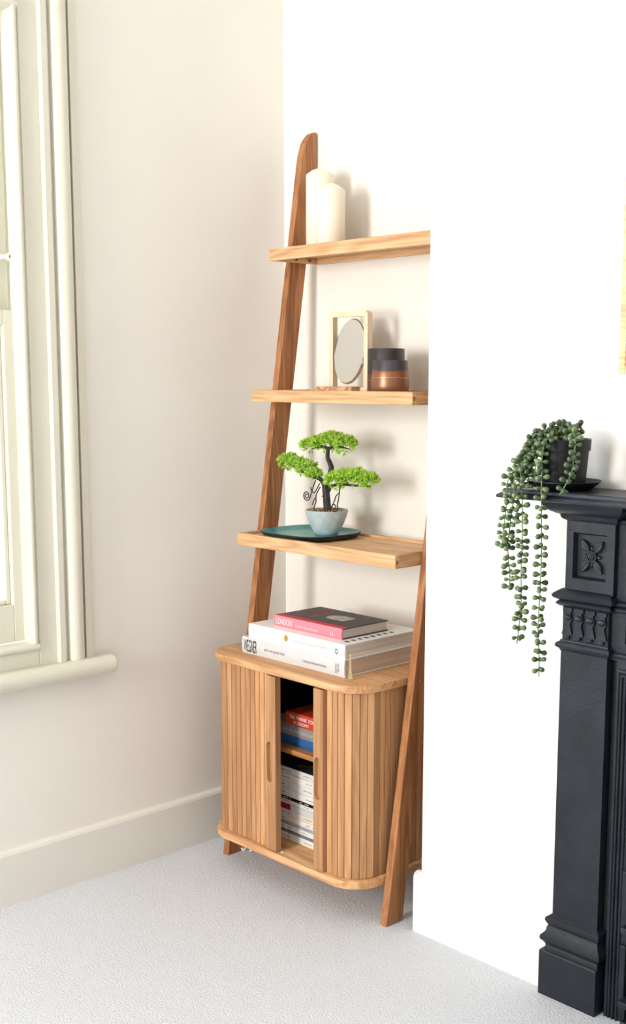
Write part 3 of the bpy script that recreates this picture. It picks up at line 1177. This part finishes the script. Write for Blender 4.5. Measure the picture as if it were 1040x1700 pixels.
Z1 = .5862
t, sp = book('travel_book', 'thick white book with a gold dot on its spine, middle of the stack', .2430, .5690, -.3365, -.094, Z1, .6215, M['cover_white'], BK)
b2 = t
yb = -.3367
bm = new_bm()
tube(bm, [(.2606, yb + .0004, .6060), (.2606, yb, .6060)], .0075, 24, False)
obj('printed_ring', bm, M['pale_ink'], sp)
text('lettering', 'M', (.2575, yb, .6032), U, V, .006, .0056, M['pale_ink'], sp)
text('lettering', 'アナリアルホル', (.2790, yb, .6005), U, V, .078, .0080, M['pale_ink'], sp)
bm = new_bm()
ring = [bm.verts.new((.3772 + .0066 * math.cos(2 * math.pi * i / 28), yb - .0002, .6064 + .0075 * math.sin(2 * math.pi * i / 28))) for i in range(28)]
bm.faces.new(ring)
obj('gold_dot', bm, M['gold_foil'], sp)
text('lettering', 'The Monocle Book of JAPAN', (.3945, yb, .5985), U, V, .124, .0100, M['pale_ink'], sp)
bm = new_bm()
R1 = [[bm.verts.new((.5440 + r * .8 * math.cos(2 * math.pi * i / 24), yb - .0002, .6035 + r * math.sin(2 * math.pi * i / 24))) for i in range(24)] for r in (.0060, .0038)]
for i in range(24):
    bm.faces.new((R1[0][i], R1[0][(i + 1) % 24], R1[1][(i + 1) % 24], R1[1][i]))
obj('printed_ring', bm, M['ink'], sp)
for i in range(8):
    y = -.312 + i * .0205
    bm = new_bm()
    box(bm, .541, .553, y, y + .009, .6214, .6217)
    obj('cover_print', bm, M['ink'], t)
# ribbon bookmark hanging from the pages
bm = new_bm()
rp = spline([(.5650, -.318, .6010), (.5720, -.322, .5990), (.5760, -.326, .5850), (.5800, -.330, .5720), (.5840, -.334, .5600), (.5900, -.338, .5490)], 6)
wv = Vector((.68, .73, 0)).normalized()
L = [bm.verts.new(p + wv * (.0018 + .0040 * (i / len(rp)) ** 3)) for i, p in enumerate(rp)]
R_ = [bm.verts.new(p - wv * (.0018 + .0040 * (i / len(rp)) ** 3)) for i, p in enumerate(rp)]
for i in range(len(rp) - 1):
    bm.faces.new((L[i], L[i + 1], R_[i + 1], R_[i]))
sol = bmesh.ops.solidify(bm, geom=bm.faces[:], thickness=.0006)
obj('ribbon_bookmark', bm, M['ribbon'], t)

Z2 = .6217
t, sp = book('guide_book', 'charcoal guidebook with a pink cloth spine, topmost of the stack', .3010, .5290, -.3070, -.1560, Z2, .6465, M['cover_black'], BK, spine=M['pink'])
yb = -.3072
# cloth of the spine wraps onto both boards
for a in (Z2 - .0002, .6464):
    obj('cloth_strip', box(new_bm(), .3005, .5295, -.3040, -.2850, max(a, .6219) if a < .63 else a, (max(a, .6219) if a < .63 else a) + .0005), M['red_edge'], t)
text('lettering', 'LONDON', (.3100, yb, .6268), U, V, .055, .0150, M['white_ink'], sp)
text('lettering', 'A Guide for Curious Wanderers', (.3760, yb, .6280), U, V, .077, .0062, M['white_ink'], sp)
text('lettering', 'LL', (.4945, yb, .6275), U, V, .012, .0070, M['white_ink'], sp)
zc = .6466
text('lettering', 'LONDON', (.3640, -.2720, zc), (0, 1, 0), (-1, 0, 0), .104, .022, M['red_ink'], t)
text('lettering', 'A Guide for Curious Wanderers', (.3790, -.2600, zc), (0, 1, 0), (-1, 0, 0), .080, .0065, M['pale_ink'], t)
M['cover_art'] = mat('cover_picture', lin(186, 186, 172), .6, noise=.35, nscale=70)
bm = new_bm()
pts = [(.470, -.246)] + [(.428 - .026 * math.sin(math.radians(a)), -.223 - .023 * math.cos(math.radians(a))) for a in range(0, 181, 12)] + [(.470, -.200)]
bm.faces.new([bm.verts.new((p[0], p[1], zc + .0003)) for p in pts])
bmesh.ops.recalc_face_normals(bm, faces=bm.faces[:])
obj('cover_picture', bm, M['cover_art'], t)

# books on the inner shelf of the cabinet
IG = 'books on the inner shelf of the cabinet'
M['blue'] = mat('blue_cover', lin(38, 92, 152), .55, noise=.08, nscale=40)
M['greyb'] = mat('silver_grey_cover', lin(176, 178, 182), .5, noise=.04, nscale=40)
M['greys'] = mat('grey_spine', lin(140, 134, 132), .5, noise=.04, nscale=40)
M['redb'] = mat('red_orange_cover', lin(206, 66, 34), .5, noise=.05, nscale=40)
ZS_ = .3436
t, sp = book('hardback_book', 'blue book lying on the inner cabinet shelf, under two others', .270, .500, -.3120, -.1500, ZS_, .3672, M['blue'], IG)
t, sp = book('hardback_book', 'silver grey book between the red and the blue one inside the cabinet', .276, .505, -.3130, -.1500, .3674, .3930, M['greyb'], IG, spine=M['greys'])
text('lettering', 'JORDAN B. PETERSON', (.3020, -.3132, .3745), U, V, .145, .0095, M['pale_ink'], sp)
t, sp = book('hardback_book', 'orange-red book with white spine title, topmost inside the cabinet', .3480, .520, -.3120, -.1650, .3932, .4240, M['redb'], IG)
text('lettering', 'THE THANK YOU', (.3600, -.3122, .4095), U, V, .088, .0088, M['white_ink'], sp)
text('lettering', 'ECONOMY', (.3765, -.3122, .3980), U, V, .052, .0075, M['white_ink'], sp)

# magazines on the cabinet base, one object each, bottom to top
MG = 'magazines stacked inside the cabinet'
mags = [('white magazine at the very bottom of the stack in the cabinet', .0170, (238, 236, 230), None),
        ('slate blue magazine second from the bottom of the cabinet stack', .0088, (112, 124, 142), None),
        ('white magazine just above the slate blue one', .0118, (236, 232, 226), None),
        ('pale blue-grey magazine above two white spines in the lower stack', .0088, (168, 176, 188), None),
        ('pinkish white magazine over the pale blue-grey one', .0138, (236, 226, 218), None),
        ('cream magazine directly under the one with a magenta spine block', .0146, (226, 220, 208), None),
        ('pale grey magazine with a magenta block on its spine', .0150, (204, 210, 208), (150, 16, 66)),
        ('thin white magazine right below the black one', .0102, (234, 230, 222), None),
        ('thin black magazine in the middle of the cabinet stack', .0076, (20, 18, 18), None),
        ('white magazine right above the black one', .0180, (232, 228, 222), None),
        ('thick white magazine third from the top of the stack', .0214, (226, 224, 220), None),
        ('white magazine second from the top of the stack', .0166, (230, 226, 218), None),
        ('topmost magazine with a black cover and green stroke, inside the cabinet', .0158, (222, 218, 212), None)]
z = .1068
random.seed(21)
for i, (lab, th, c, block) in enumerate(mags):
    dx, dy = random.uniform(-.004, .004), random.uniform(-.0012, .0012)
    x0, x1, y0, y1 = .255 + dx, .500 + dx, -.3105 + dy, -.110 + dy
    mg = thing('magazine', lab, 'magazine', ((x0 + x1) / 2, (y0 + y1) / 2, z), MG)
    cm = mat('magazine_cover', lin(*c), .4, noise=.02, nscale=30)
    top = i == len(mags) - 1
    sp = obj('spine', box(new_bm(), x0, x1, y0, y0 + .002, z, z + th - .0004, .0005, 1), cm, mg)
    obj('page_block', box(new_bm(), x0, x1 - .0005, y0 + .0021, y1, z + .0004, z + th - .0009), M['pages'], mg)
    obj('front_cover', box(new_bm(), x0, x1, y0 + .0021, y1, z + th - .0008, z + th - .0004), M['ink'] if top else cm, mg)
    obj('back_cover', box(new_bm(), x0, x1, y0 + .0021, y1, z, z + .0003), cm, mg)
    if block:
        obj('colour_block', box(new_bm(), x0 + .0005, .3615, y0 - .0003, y0 + .0005, z + .0006, z + th - .001), mat('magenta_print', lin(*block), .5, noise=.03), sp)
    else:
        ink = M['white_ink'] if sum(c) < 150 else M['grey_ink']
        for (fx, w) in ((.325 + random.uniform(-.02, .01), .036), (.405 + random.uniform(-.01, .015), .030)):
            n_ = 7
            for q in range(n_):
                if random.random() < .8:
                    xx = fx + w * q / n_
                    obj('spine_print', box(new_bm(), xx, xx + w / n_ * .72, y0 - .00015, y0 + .0002, z + th * .40, z + th * .40 + .0020), ink, sp)
    if top:
        bm = new_bm()
        gp = spline([(.36, -.285, 0), (.40, -.262, 0), (.44, -.268, 0), (.48, -.25, 0)], 6)
        for a_, b_ in zip(gp, gp[1:]):
            dd = (b_ - a_).normalized()
            nn = Vector((-dd.y, dd.x, 0)) * .0035
            bm.faces.new([bm.verts.new(p + Vector((0, 0, z + th - .0002))) for p in (a_ - nn, b_ - nn, b_ + nn, a_ + nn)])
        obj('cover_print', bm, mat('yellow_green_print', lin(140, 140, 30), .5, noise=.1), mg)
    z += th

# crumpled white cable end under the cabinet
bm = new_bm()
pts = [(.124, -.262, .004), (.130, -.270, .007), (.137, -.268, .004), (.134, -.259, .010), (.143, -.253, .006), (.150, -.258, .004), (.156, -.246, .012), (.150, -.240, .004), (.165, -.225, .004), (.19, -.20, .004)]
tube(bm, spline(pts, 5), .0032, 8)
tag(obj('cable_end', bm, M['white_plastic'], None, smooth=True), 'crumpled white cable end on the carpet beside the left bookcase foot', 'cable')

# ------------------------------------------------------------------ fireplace
FX0, FX1 = 1.1015, 1.2030                              # left pilaster
FM = 1.585                                            # centre line of the fireplace
FP = thing('fireplace', 'black cast iron fireplace with moulded pilasters and mantel shelf', 'fireplace', (FM, CY, 0))
YW = CY - .0004


def mx_(x):
    return 2 * FM - x


def fobj(name, fn, material=None, parent=FP, mirror=True, **kw):
    """piece of the left pilaster and its twin on the right one"""
    out = []
    for s in ((0, 1) if mirror else (0,)):
        bm = new_bm()
        fn(bm)
        if s:
            bmesh.ops.transform(bm, matrix=Matrix.Translation((2 * FM, 0, 0)) @ Matrix.Diagonal((-1, 1, 1, 1)), verts=bm.verts[:])
            bmesh.ops.reverse_faces(bm, faces=bm.faces[:])
        out.append(obj(name, bm, material or M['iron'], parent if not isinstance(parent, list) else parent[s], **kw))
    return out


YS = -.290
fobj('plinth', lambda bm: tiers(bm, 1.0810, 1.2110, -.3020, YW, [(0, 0), (.089, 0), (.092, -.0015)]))
fobj('plinth_moulding', lambda bm: tiers(bm, FX0, FX1, YS, YW, [(.0905, .0085), (.098, .0095), (.104, .0070), (.110, .0110), (.117, .0170), (.124, .0165), (.130, .0110), (.137, .0060), (.144, .0045), (.150, .0080), (.156, .0105), (.161, .0095), (.165, .0040), (.168, .0005)]), smooth=True, auto=35)
fobj('pilaster', lambda bm: tiers(bm, FX0, FX1, YS, YW, [(.166, 0), (.700, 0)]))
fobj('bead_moulding', lambda bm: tiers(bm, FX0, FX1, YS, YW, [(.692, .0005), (.697, .0030), (.700, .0075), (.704, .0088), (.708, .0070), (.711, .0020), (.714, .0010)]), smooth=True, auto=40)
fobj('corbel_block', lambda bm: tiers(bm, FX0 + .001, FX1 - .001, YS + .002, YW, [(.712, 0), (.781, 0)]))
fobj('astragal', lambda bm: tiers(bm, FX0, FX1, YS, YW, [(.777, .0010), (.780, .0060), (.7835, .0095), (.787, .0070), (.789, .0040), (.791, .0080), (.795, .0135), (.799, .0150), (.803, .0120), (.808, .0050), (.811, .0010)]), smooth=True, auto=40)


def balusters(bm, k):
    w = (FX1 - FX0 - .002) / 4
    cx = FX0 + .001 + w * (k + .5)
    prof = [(.0100, .776), (.0100, .769), (.0068, .7685), (.0068, .764), (.0085, .762), (.0100, .757), (.0095, .752), (.0070, .749), (.0070, .747), (.0058, .745), (.0085, .736), (.0110, .727), (.0112, .7245), (.0050, .724), (.0050, .719), (.0030, .716), (0, .7155)]
    y = YS + .002
    A, B = [], []
    outl = [(cx + r, z_) for r, z_ in prof] + [(cx - r, z_) for r, z_ in prof[::-1][1:]]
    A = [bm.verts.new((p[0], y - .0045, p[1])) for p in outl]
    B = [bm.verts.new((p[0], y + .001, p[1])) for p in outl]
    n = len(outl)
    bm.faces.new(A)
    for i in range(n):
        bm.faces.new((A[i], B[i], B[(i + 1) % n], A[(i + 1) % n]))
    # rounded bulb on the front
    bmesh.ops.create_uvsphere(bm, u_segments=14, v_segments=8, radius=1, matrix=Matrix.Translation((cx, y - .0040, .7575)) @ Matrix.Diagonal((.0095, .0045, .0062, 1)))
    bmesh.ops.create_uvsphere(bm, u_segments=12, v_segments=8, radius=1, matrix=Matrix.Translation((cx, y - .002, .7195)) @ Matrix.Diagonal((.0045, .0045, .0045, 1)))
    bmesh.ops.recalc_face_normals(bm, faces=bm.faces[:])


for k in range(4):
    fobj('baluster', lambda bm: balusters(bm, k), smooth=True, auto=40)
# frieze block with a sunk panel
fx0, fx1, fz0, fz1 = FX0 + .005, FX1 + .007, .809, .945
px0, px1, pz0, pz1 = 1.1215, 1.1935, .8325, .9180


def frieze(bm):
    yf = YS
    O = [(fx0, fz0), (fx1, fz0), (fx1, fz1), (fx0, fz1)]
    I = [(px0, pz0), (px1, pz0), (px1, pz1), (px0, pz1)]
    rows = [[bm.verts.new((p[0], YW, p[1])) for p in O], [bm.verts.new((p[0], yf, p[1])) for p in O],
            [bm.verts.new((p[0], yf, p[1])) for p in I],
            [bm.verts.new((p[0] + (.004 if p[0] < 1.15 else -.004), yf + .010, p[1] + (.004 if p[1] < .87 else -.004))) for p in I]]
    for a, c in zip(rows, rows[1:]):
        for i in range(4):
            bm.faces.new((a[i], a[(i + 1) % 4], c[(i + 1) % 4], c[i]))
    bm.faces.new(rows[0])
    bm.faces.new(rows[-1])
    bmesh.ops.recalc_face_normals(bm, faces=bm.faces[:])


fobj('frieze_block', frieze)
rc = Vector((1.1580, YS + .010, .8750))


def rosette(bm):
    prof = [(.0115, 0), (.0115, .0035), (.0105, .0055), (.0085, .0055), (.0078, .0040), (.0066, .0040), (.0060, .0062), (.0042, .0066), (.0036, .0052), (.0024, .0052), (.0018, .0070), (0, .0074)]
    lathe(bm, prof, (0, 0, 0), 32)
    bmesh.ops.transform(bm, matrix=Matrix.Translation(rc) @ Matrix.Rotation(math.radians(90), 4, 'X'), verts=bm.verts[:])


ros = fobj('rosette', rosette, smooth=True, auto=40)


def rleaf(bm, ang, length, width, lift, start):
    """pointed leaf with a sunk midrib, in the panel plane"""
    n = 10
    d = Vector((math.cos(ang), 0, math.sin(ang)))
    s = Vector((-math.sin(ang), 0, math.cos(ang)))
    rows = []
    for i in range(n + 1):
        t_ = i / n
        w = width * math.sin(math.pi * min(1, t_ * .97 + .03)) ** .7 * (1 - .25 * t_)
        row = []
        for q, hh in ((-1, 0), (-.8, .8), (-.45, 1.), (0, .35), (.45, 1.), (.8, .8), (1, 0)):
            row.append(bm.verts.new(rc + d * (start + length * t_) + s * (w * q) + Vector((0, -(lift * hh * (.5 + .5 * math.sin(math.pi * (.15 + .75 * t_)))), 0))))
        rows.append(row)
    for a, c in zip(rows, rows[1:]):
        for q in range(6):
            bm.faces.new((a[q], a[q + 1], c[q + 1], c[q]))
    bmesh.ops.recalc_face_normals(bm, faces=bm.faces[:])


for a in (53, 127, 233, 307):
    fobj('leaf', lambda bm: rleaf(bm, math.radians(a), .0285, .0100, .0075, .0095), parent=ros, smooth=True)
for a in (0, 90, 180, 270):
    fobj('bud', lambda bm: rleaf(bm, math.radians(a), .0085, .0042, .0050, .0110), parent=ros, smooth=True)
# cove under the mantel shelf
fobj('cove', lambda bm: tiers(bm, fx0, fx1, YS, YW, [(.938, -.0005), (.9395, .0015), (.942, .0060), (.9455, .0085), (.949, .0090), (.9505, .0100), (.9525, .0150), (.956, .0220), (.960, .0275), (.966, .0325), (.973, .0355), (.980, .0362), (.984, .0362)]), smooth=True, auto=30)
# mantel shelf with ogee edge, one piece
bm = tiers(new_bm(), 1.0330, mx_(1.0330), -.388, YW, [(.982, .004), (.983, .0085), (.986, .0095), (.989, .0080), (.9915, .0035), (.9935, .0010), (.996, .0010), (.9985, .0000), (1.0, -.0020)])
obj('mantel_shelf', bm, M['iron'], FP, smooth=True, auto=30)
# recessed field between the pilasters
YI = -.2790
IX0, IX1 = FX1 - .002, mx_(FX1 - .002)
obj('frieze_field', box(new_bm(), IX0, IX1, YI, YW, .690, .984), M['iron'], FP)
for z_, o_ in ((.700, .006), (.795, .010), (.7835, .006), (.945, .008)):
    obj('field_moulding', prism(new_bm(), arc(YI, z_, o_, 90, 270, 8, ry=.0055), IX0 + .001, IX1 - .001, 0), M['iron'], FP, smooth=True, auto=40)
# sunk flutes with round heads, and square panels below them
for k in range(8):
    cx = 1.2330 + k * .0890 + .018
    bm = new_bm()
    outl = [(cx - .016, .815)] + [(cx + .016, .815)] + [(cx + .016 * math.cos(math.radians(a)), .905 + .016 * math.sin(math.radians(a))) for a in range(0, 181, 15)]
    inn = [(cx + (p[0] - cx) * .72, .8195 if p[1] < .82 else .905 + (p[1] - .905) * .72) for p in outl]
    A = [bm.verts.new((p[0], YI - .0035, p[1])) for p in outl]
    A0 = [bm.verts.new((p[0], YI + .0005, p[1])) for p in outl]
    B = [bm.verts.new((p[0], YI - .0035, p[1])) for p in inn]
    C_ = [bm.verts.new((p[0], YI + .0005, p[1])) for p in inn]
    n = len(outl)
    for P_, Q_ in ((A0, A), (A, B), (B, C_)):
        for i in range(n):
            bm.faces.new((P_[i], P_[(i + 1) % n], Q_[(i + 1) % n], Q_[i]))
    bmesh.ops.recalc_face_normals(bm, faces=bm.faces[:])
    obj('flute', bm, M['iron'], FP)
    bm = new_bm()
    for q in ((cx - .021, cx + .021, .766, .770), (cx - .021, cx + .021, .720, .724), (cx - .021, cx - .017, .724, .766), (cx + .017, cx + .021, .724, .766)):
        box(bm, q[0], q[1], YI - .0035, YI + .0005, q[2], q[3])
    obj('sunk_panel', bm, M['iron'], FP)
# register plate: nested mouldings round the fire opening
fobj('recess_plate', lambda bm: box(bm, FX1 - .002, 1.2165, YW - .003, YW, 0, .690), M['iron_dark'])
fobj('jamb_plate', lambda bm: box(bm, 1.2165, 1.262, YI, YW, 0, .690))
for x_, w_, p_ in ((1.2215, .0040, .0040), (1.2290, .0030, .0050), (1.2370, .0030, .0050), (1.2450, .0028, .0040)):
    fobj('jamb_bead', lambda bm: prism(bm, [(x_ + w_ * math.cos(math.radians(a)), YI + p_ * math.sin(math.radians(a))) for a in range(180, 361, 20)], .0, .672 - (x_ - 1.2215), 2), smooth=True, auto=40)
for x_, w_, p_ in ((1.2215, .0040, .0040), (1.2290, .0030, .0050), (1.2370, .0030, .0050), (1.2450, .0028, .0040)):
    zz = .672 - (x_ - 1.2215)
    obj('head_bead', prism(new_bm(), [(YI - p_ * math.cos(math.radians(a)), zz + w_ * math.sin(math.radians(a))) for a in range(-90, 91, 20)], x_, mx_(x_), 0), M['iron'], FP, smooth=True, auto=40)
obj('head_plate', box(new_bm(), 1.262, mx_(1.262), YI, YW, .600, .690), M['iron'], FP)
obj('fireback', box(new_bm(), 1.262, mx_(1.262), YW - .006, YW, .0, .600), M['iron_dark'], FP)
for z_ in (.045, .19):
    fobj('jamb_block', lambda bm: box(bm, 1.2490, 1.2620, YI - .006, YI + .001, z_, z_ + .11, .002))
for k in range(9):
    x_ = 1.30 + k * .0712
    obj('grate_bar', tube(new_bm(), [(x_, -.300, .045), (x_, -.300, .20)], .005, 10), M['iron'], FP, smooth=True, auto=40)
for z_ in (.05, .195):
    obj('grate_rail', box(new_bm(), 1.262, mx_(1.262), -.306, -.272, z_ - .006, z_ + .006, .002), M['iron'], FP)
obj('hearth_sill', box(new_bm(), 1.2625, mx_(1.2625), -.296, YW - .0065, 0, .012, .003), M['iron'], FP)

# ------------------------------------------------------------------ string-of-pearls plant on the mantel shelf
PC = Vector((1.1285, -.3360, 1.0000))
SP = thing('hanging_plant', 'trailing string of pearls plant in a black plastic pot on the mantel', 'plant', PC)
obj('saucer', lathe(new_bm(), [(0, 0), (.046, 0), (.050, .002), (.0665, .0155), (.0665, .0170), (.0650, .0170), (.048, .004), (0, .0035)], PC, 48), M['black_plastic'], SP, smooth=True, auto=40)
obj('pot', lathe(new_bm(), [(0, .0040), (.0365, .0040), (.0380, .0050), (.0430, .0700), (.0455, .0705), (.0468, .0900), (.0458, .0910), (.0432, .0905), (.0418, .0720), (.040, .070), (0, .070)], PC, 48), M['black_plastic'], SP, smooth=True, auto=40)
M['soil'] = mat('potting_soil', (.03, .022, .016, 1), .95, noise=.4, nscale=150, bump=1., bscale=200)
obj('soil', lathe(new_bm(), [(0, .074), (.0412, .0735), (.0414, .0795), (.025, .084), (0, .086)], PC, 32), M['soil'], SP, smooth=True, auto=40)


def pearl_material():
    k = NT('pearl_leaf')
    oi = k.n('ShaderNodeObjectInfo')
    tc = k.n('ShaderNodeTexCoord')
    r = k.n('ShaderNodeValToRGB')
    r.color_ramp.elements[0].color, r.color_ramp.elements[1].color = lin(58, 77, 44), lin(106, 124, 80)
    k.l(oi, 'Random', r, 'Fac')
    k.l(r, 'Color', k.b, 'Base Color')
    k.b.inputs['Roughness'].default_value = .42
    return k.m


M['pearl'] = pearl_material()
M['stem'] = mat('plant_stem', lin(92, 122, 76), .5, noise=.1, nscale=60)
prof = [(0, 0), (.0012, .0004), (.0018, .0022), (.0038, .0054), (.0050, .0088), (.0046, .0119), (.0026, .0139), (0, .0145)]
pearl_me = mesh_of(lathe(new_bm(), prof, (0, 0, 0), 10), 'leaf', True)
pearl_me.materials.append(M['pearl'])
random.seed(8)
LEAVES = [0]
REST = []


def vine(pts, spacing, per=2, spread=1., size=1., first=0.):
    L = spline(pts, 8)
    st = obj('vine', tube(new_bm(), L, .0011, 6), M['stem'], SP, smooth=True)
    acc, nxt, ang = 0., first + spacing * .5, random.uniform(0, 6)
    for a, c in zip(L, L[1:]):
        seg = (c - a).length
        while nxt <= acc + seg and seg > 1e-6:
            p = a + (c - a) * ((nxt - acc) / seg)
            d = (c - a).normalized()
            ang += 2.4
            for q in range(per):
                th = ang + q * 2 * math.pi / per + random.uniform(-.5, .5)
                u = d.cross(Vector((.3, .9, .2))).normalized()
                v = d.cross(u)
                out = u * math.cos(th) + v * math.sin(th) + d * random.uniform(-.25, .35) + Vector((0, 0, random.uniform(-.1, .25)))
                out.normalize()
                s_ = size * random.uniform(.78, 1.12)
                mt = Matrix.Translation(p) @ out.to_track_quat('Z', 'Y').to_matrix().to_4x4() @ Matrix.Diagonal((s_, s_, s_ * spread, 1))
                LEAVES[0] += 1
                if LEAVES[0] > 300:
                    REST.append(mt)
                    continue
                o = bpy.data.objects.new('leaf', pearl_me)
                COL.objects.link(o)
                o.parent = st
                o.matrix_basis = mt
            nxt += spacing * random.uniform(.8, 1.2)
        acc += seg
    return st


def vp(x, z, y=-.409):
    return (x, y, z)


# long strands hanging below the shelf
vine([(1.128, -.350, 1.090), (1.130, -.385, 1.094), vp(1.1345, 1.075), vp(1.1337, 1.031), vp(1.1342, .985), vp(1.1366, .916), vp(1.1376, .858), vp(1.1365, .814), vp(1.135, .7545), vp(1.1388, .710), vp(1.1399, .668)], .0155, 3)
vine([(1.110, -.350, 1.092), (1.095, -.375, 1.088), vp(1.0900, 1.045), vp(1.0925, .9877), vp(1.0949, .912), vp(1.0942, .8525), vp(1.0961, .793), vp(1.0889, .721)], .0155, 3)
vine([(1.105, -.345, 1.093), (1.083, -.370, 1.080), vp(1.0770, 1.030), vp(1.0736, .986), vp(1.0672, .939), vp(1.0631, .894), vp(1.0686, .8495), vp(1.0695, .821)], .0145, 3)
vine([(1.100, -.335, 1.092), (1.074, -.362, 1.070), vp(1.062, 1.020), vp(1.0591, .984), vp(1.054, .940), vp(1.0495, .895)], .0145, 3)
# strand over the front right of the pot
vine([(1.150, -.350, 1.092), (1.176, -.378, 1.103), vp(1.196, 1.092, -.402), vp(1.200, 1.070), vp(1.194, 1.034), vp(1.177, .999, -.415)], .0140, 3)
# short strands that form the mound and the fall over the left of the pot
shorts = [
    [(1.120, -.340, 1.090), (1.100, -.365, 1.094), (1.084, -.385, 1.070), (1.078, -.392, 1.035), (1.078, -.394, 1.015)],
    [(1.118, -.345, 1.090), (1.105, -.380, 1.095), (1.100, -.398, 1.065), (1.099, -.400, 1.030), (1.098, -.402, 1.008)],
    [(1.120, -.345, 1.090), (1.114, -.388, 1.090), (1.112, -.398, 1.060), (1.112, -.400, 1.025)],
    [(1.112, -.330, 1.092), (1.088, -.345, 1.088), (1.070, -.362, 1.055), (1.058, -.372, 1.020), (1.050, -.380, 1.006)],
    [(1.112, -.335, 1.092), (1.090, -.355, 1.100), (1.072, -.372, 1.062), (1.064, -.384, 1.025)],
    [(1.130, -.330, 1.090), (1.112, -.345, 1.106), (1.094, -.360, 1.104), (1.082, -.375, 1.078)],
    [(1.140, -.345, 1.090), (1.126, -.365, 1.108), (1.106, -.385, 1.104), (1.094, -.396, 1.080)],
    [(1.150, -.330, 1.090), (1.136, -.345, 1.112), (1.116, -.358, 1.112)],
    [(1.150, -.345, 1.090), (1.160, -.365, 1.108), (1.170, -.382, 1.112)],
    [(1.140, -.320, 1.090), (1.152, -.330, 1.110), (1.166, -.340, 1.112)],
    [(1.125, -.325, 1.090), (1.122, -.340, 1.112), (1.140, -.360, 1.118)],
    [(1.105, -.340, 1.092), (1.092, -.372, 1.080), (1.088, -.390, 1.050), (1.086, -.398, 1.012)],
]
for s_ in shorts:
    vine(s_, .0135, 3, 1., .95)
bm = new_bm()
for mt in REST:
    k0 = len(bm.verts)
    bm.from_mesh(pearl_me)
    bm.verts.ensure_lookup_table()
    bmesh.ops.transform(bm, matrix=mt, verts=bm.verts[k0:])
if REST:
    o = obj('leaf_mass', bm, M['pearl'], SP, smooth=True)
    o['kind'] = 'stuff'
print('pearl leaves', LEAVES[0])

# ------------------------------------------------------------------ framed picture on the chimney breast
PX0, PX1, PZ0, PZ1 = 1.2010, 1.7600, 1.2050, 1.7650
PF = thing('picture_frame', 'pale wooden picture frame hanging above the mantel', 'picture frame', ((PX0 + PX1) / 2, CY, PZ0))
for q in ((PX0, PX0 + .014, PZ0, PZ1), (PX1 - .014, PX1, PZ0, PZ1), (PX0 + .014, PX1 - .014, PZ0, PZ0 + .014), (PX0 + .014, PX1 - .014, PZ1 - .014, PZ1)):
    obj('frame_rail', box(new_bm(), q[0], q[1], CY - .0225, CY - .0005, q[2], q[3], .0015), M['railx'], PF)
obj('mount', box(new_bm(), PX0 + .014, PX1 - .014, CY - .010, CY - .006, PZ0 + .014, PZ1 - .014), M['cover_white'], PF)
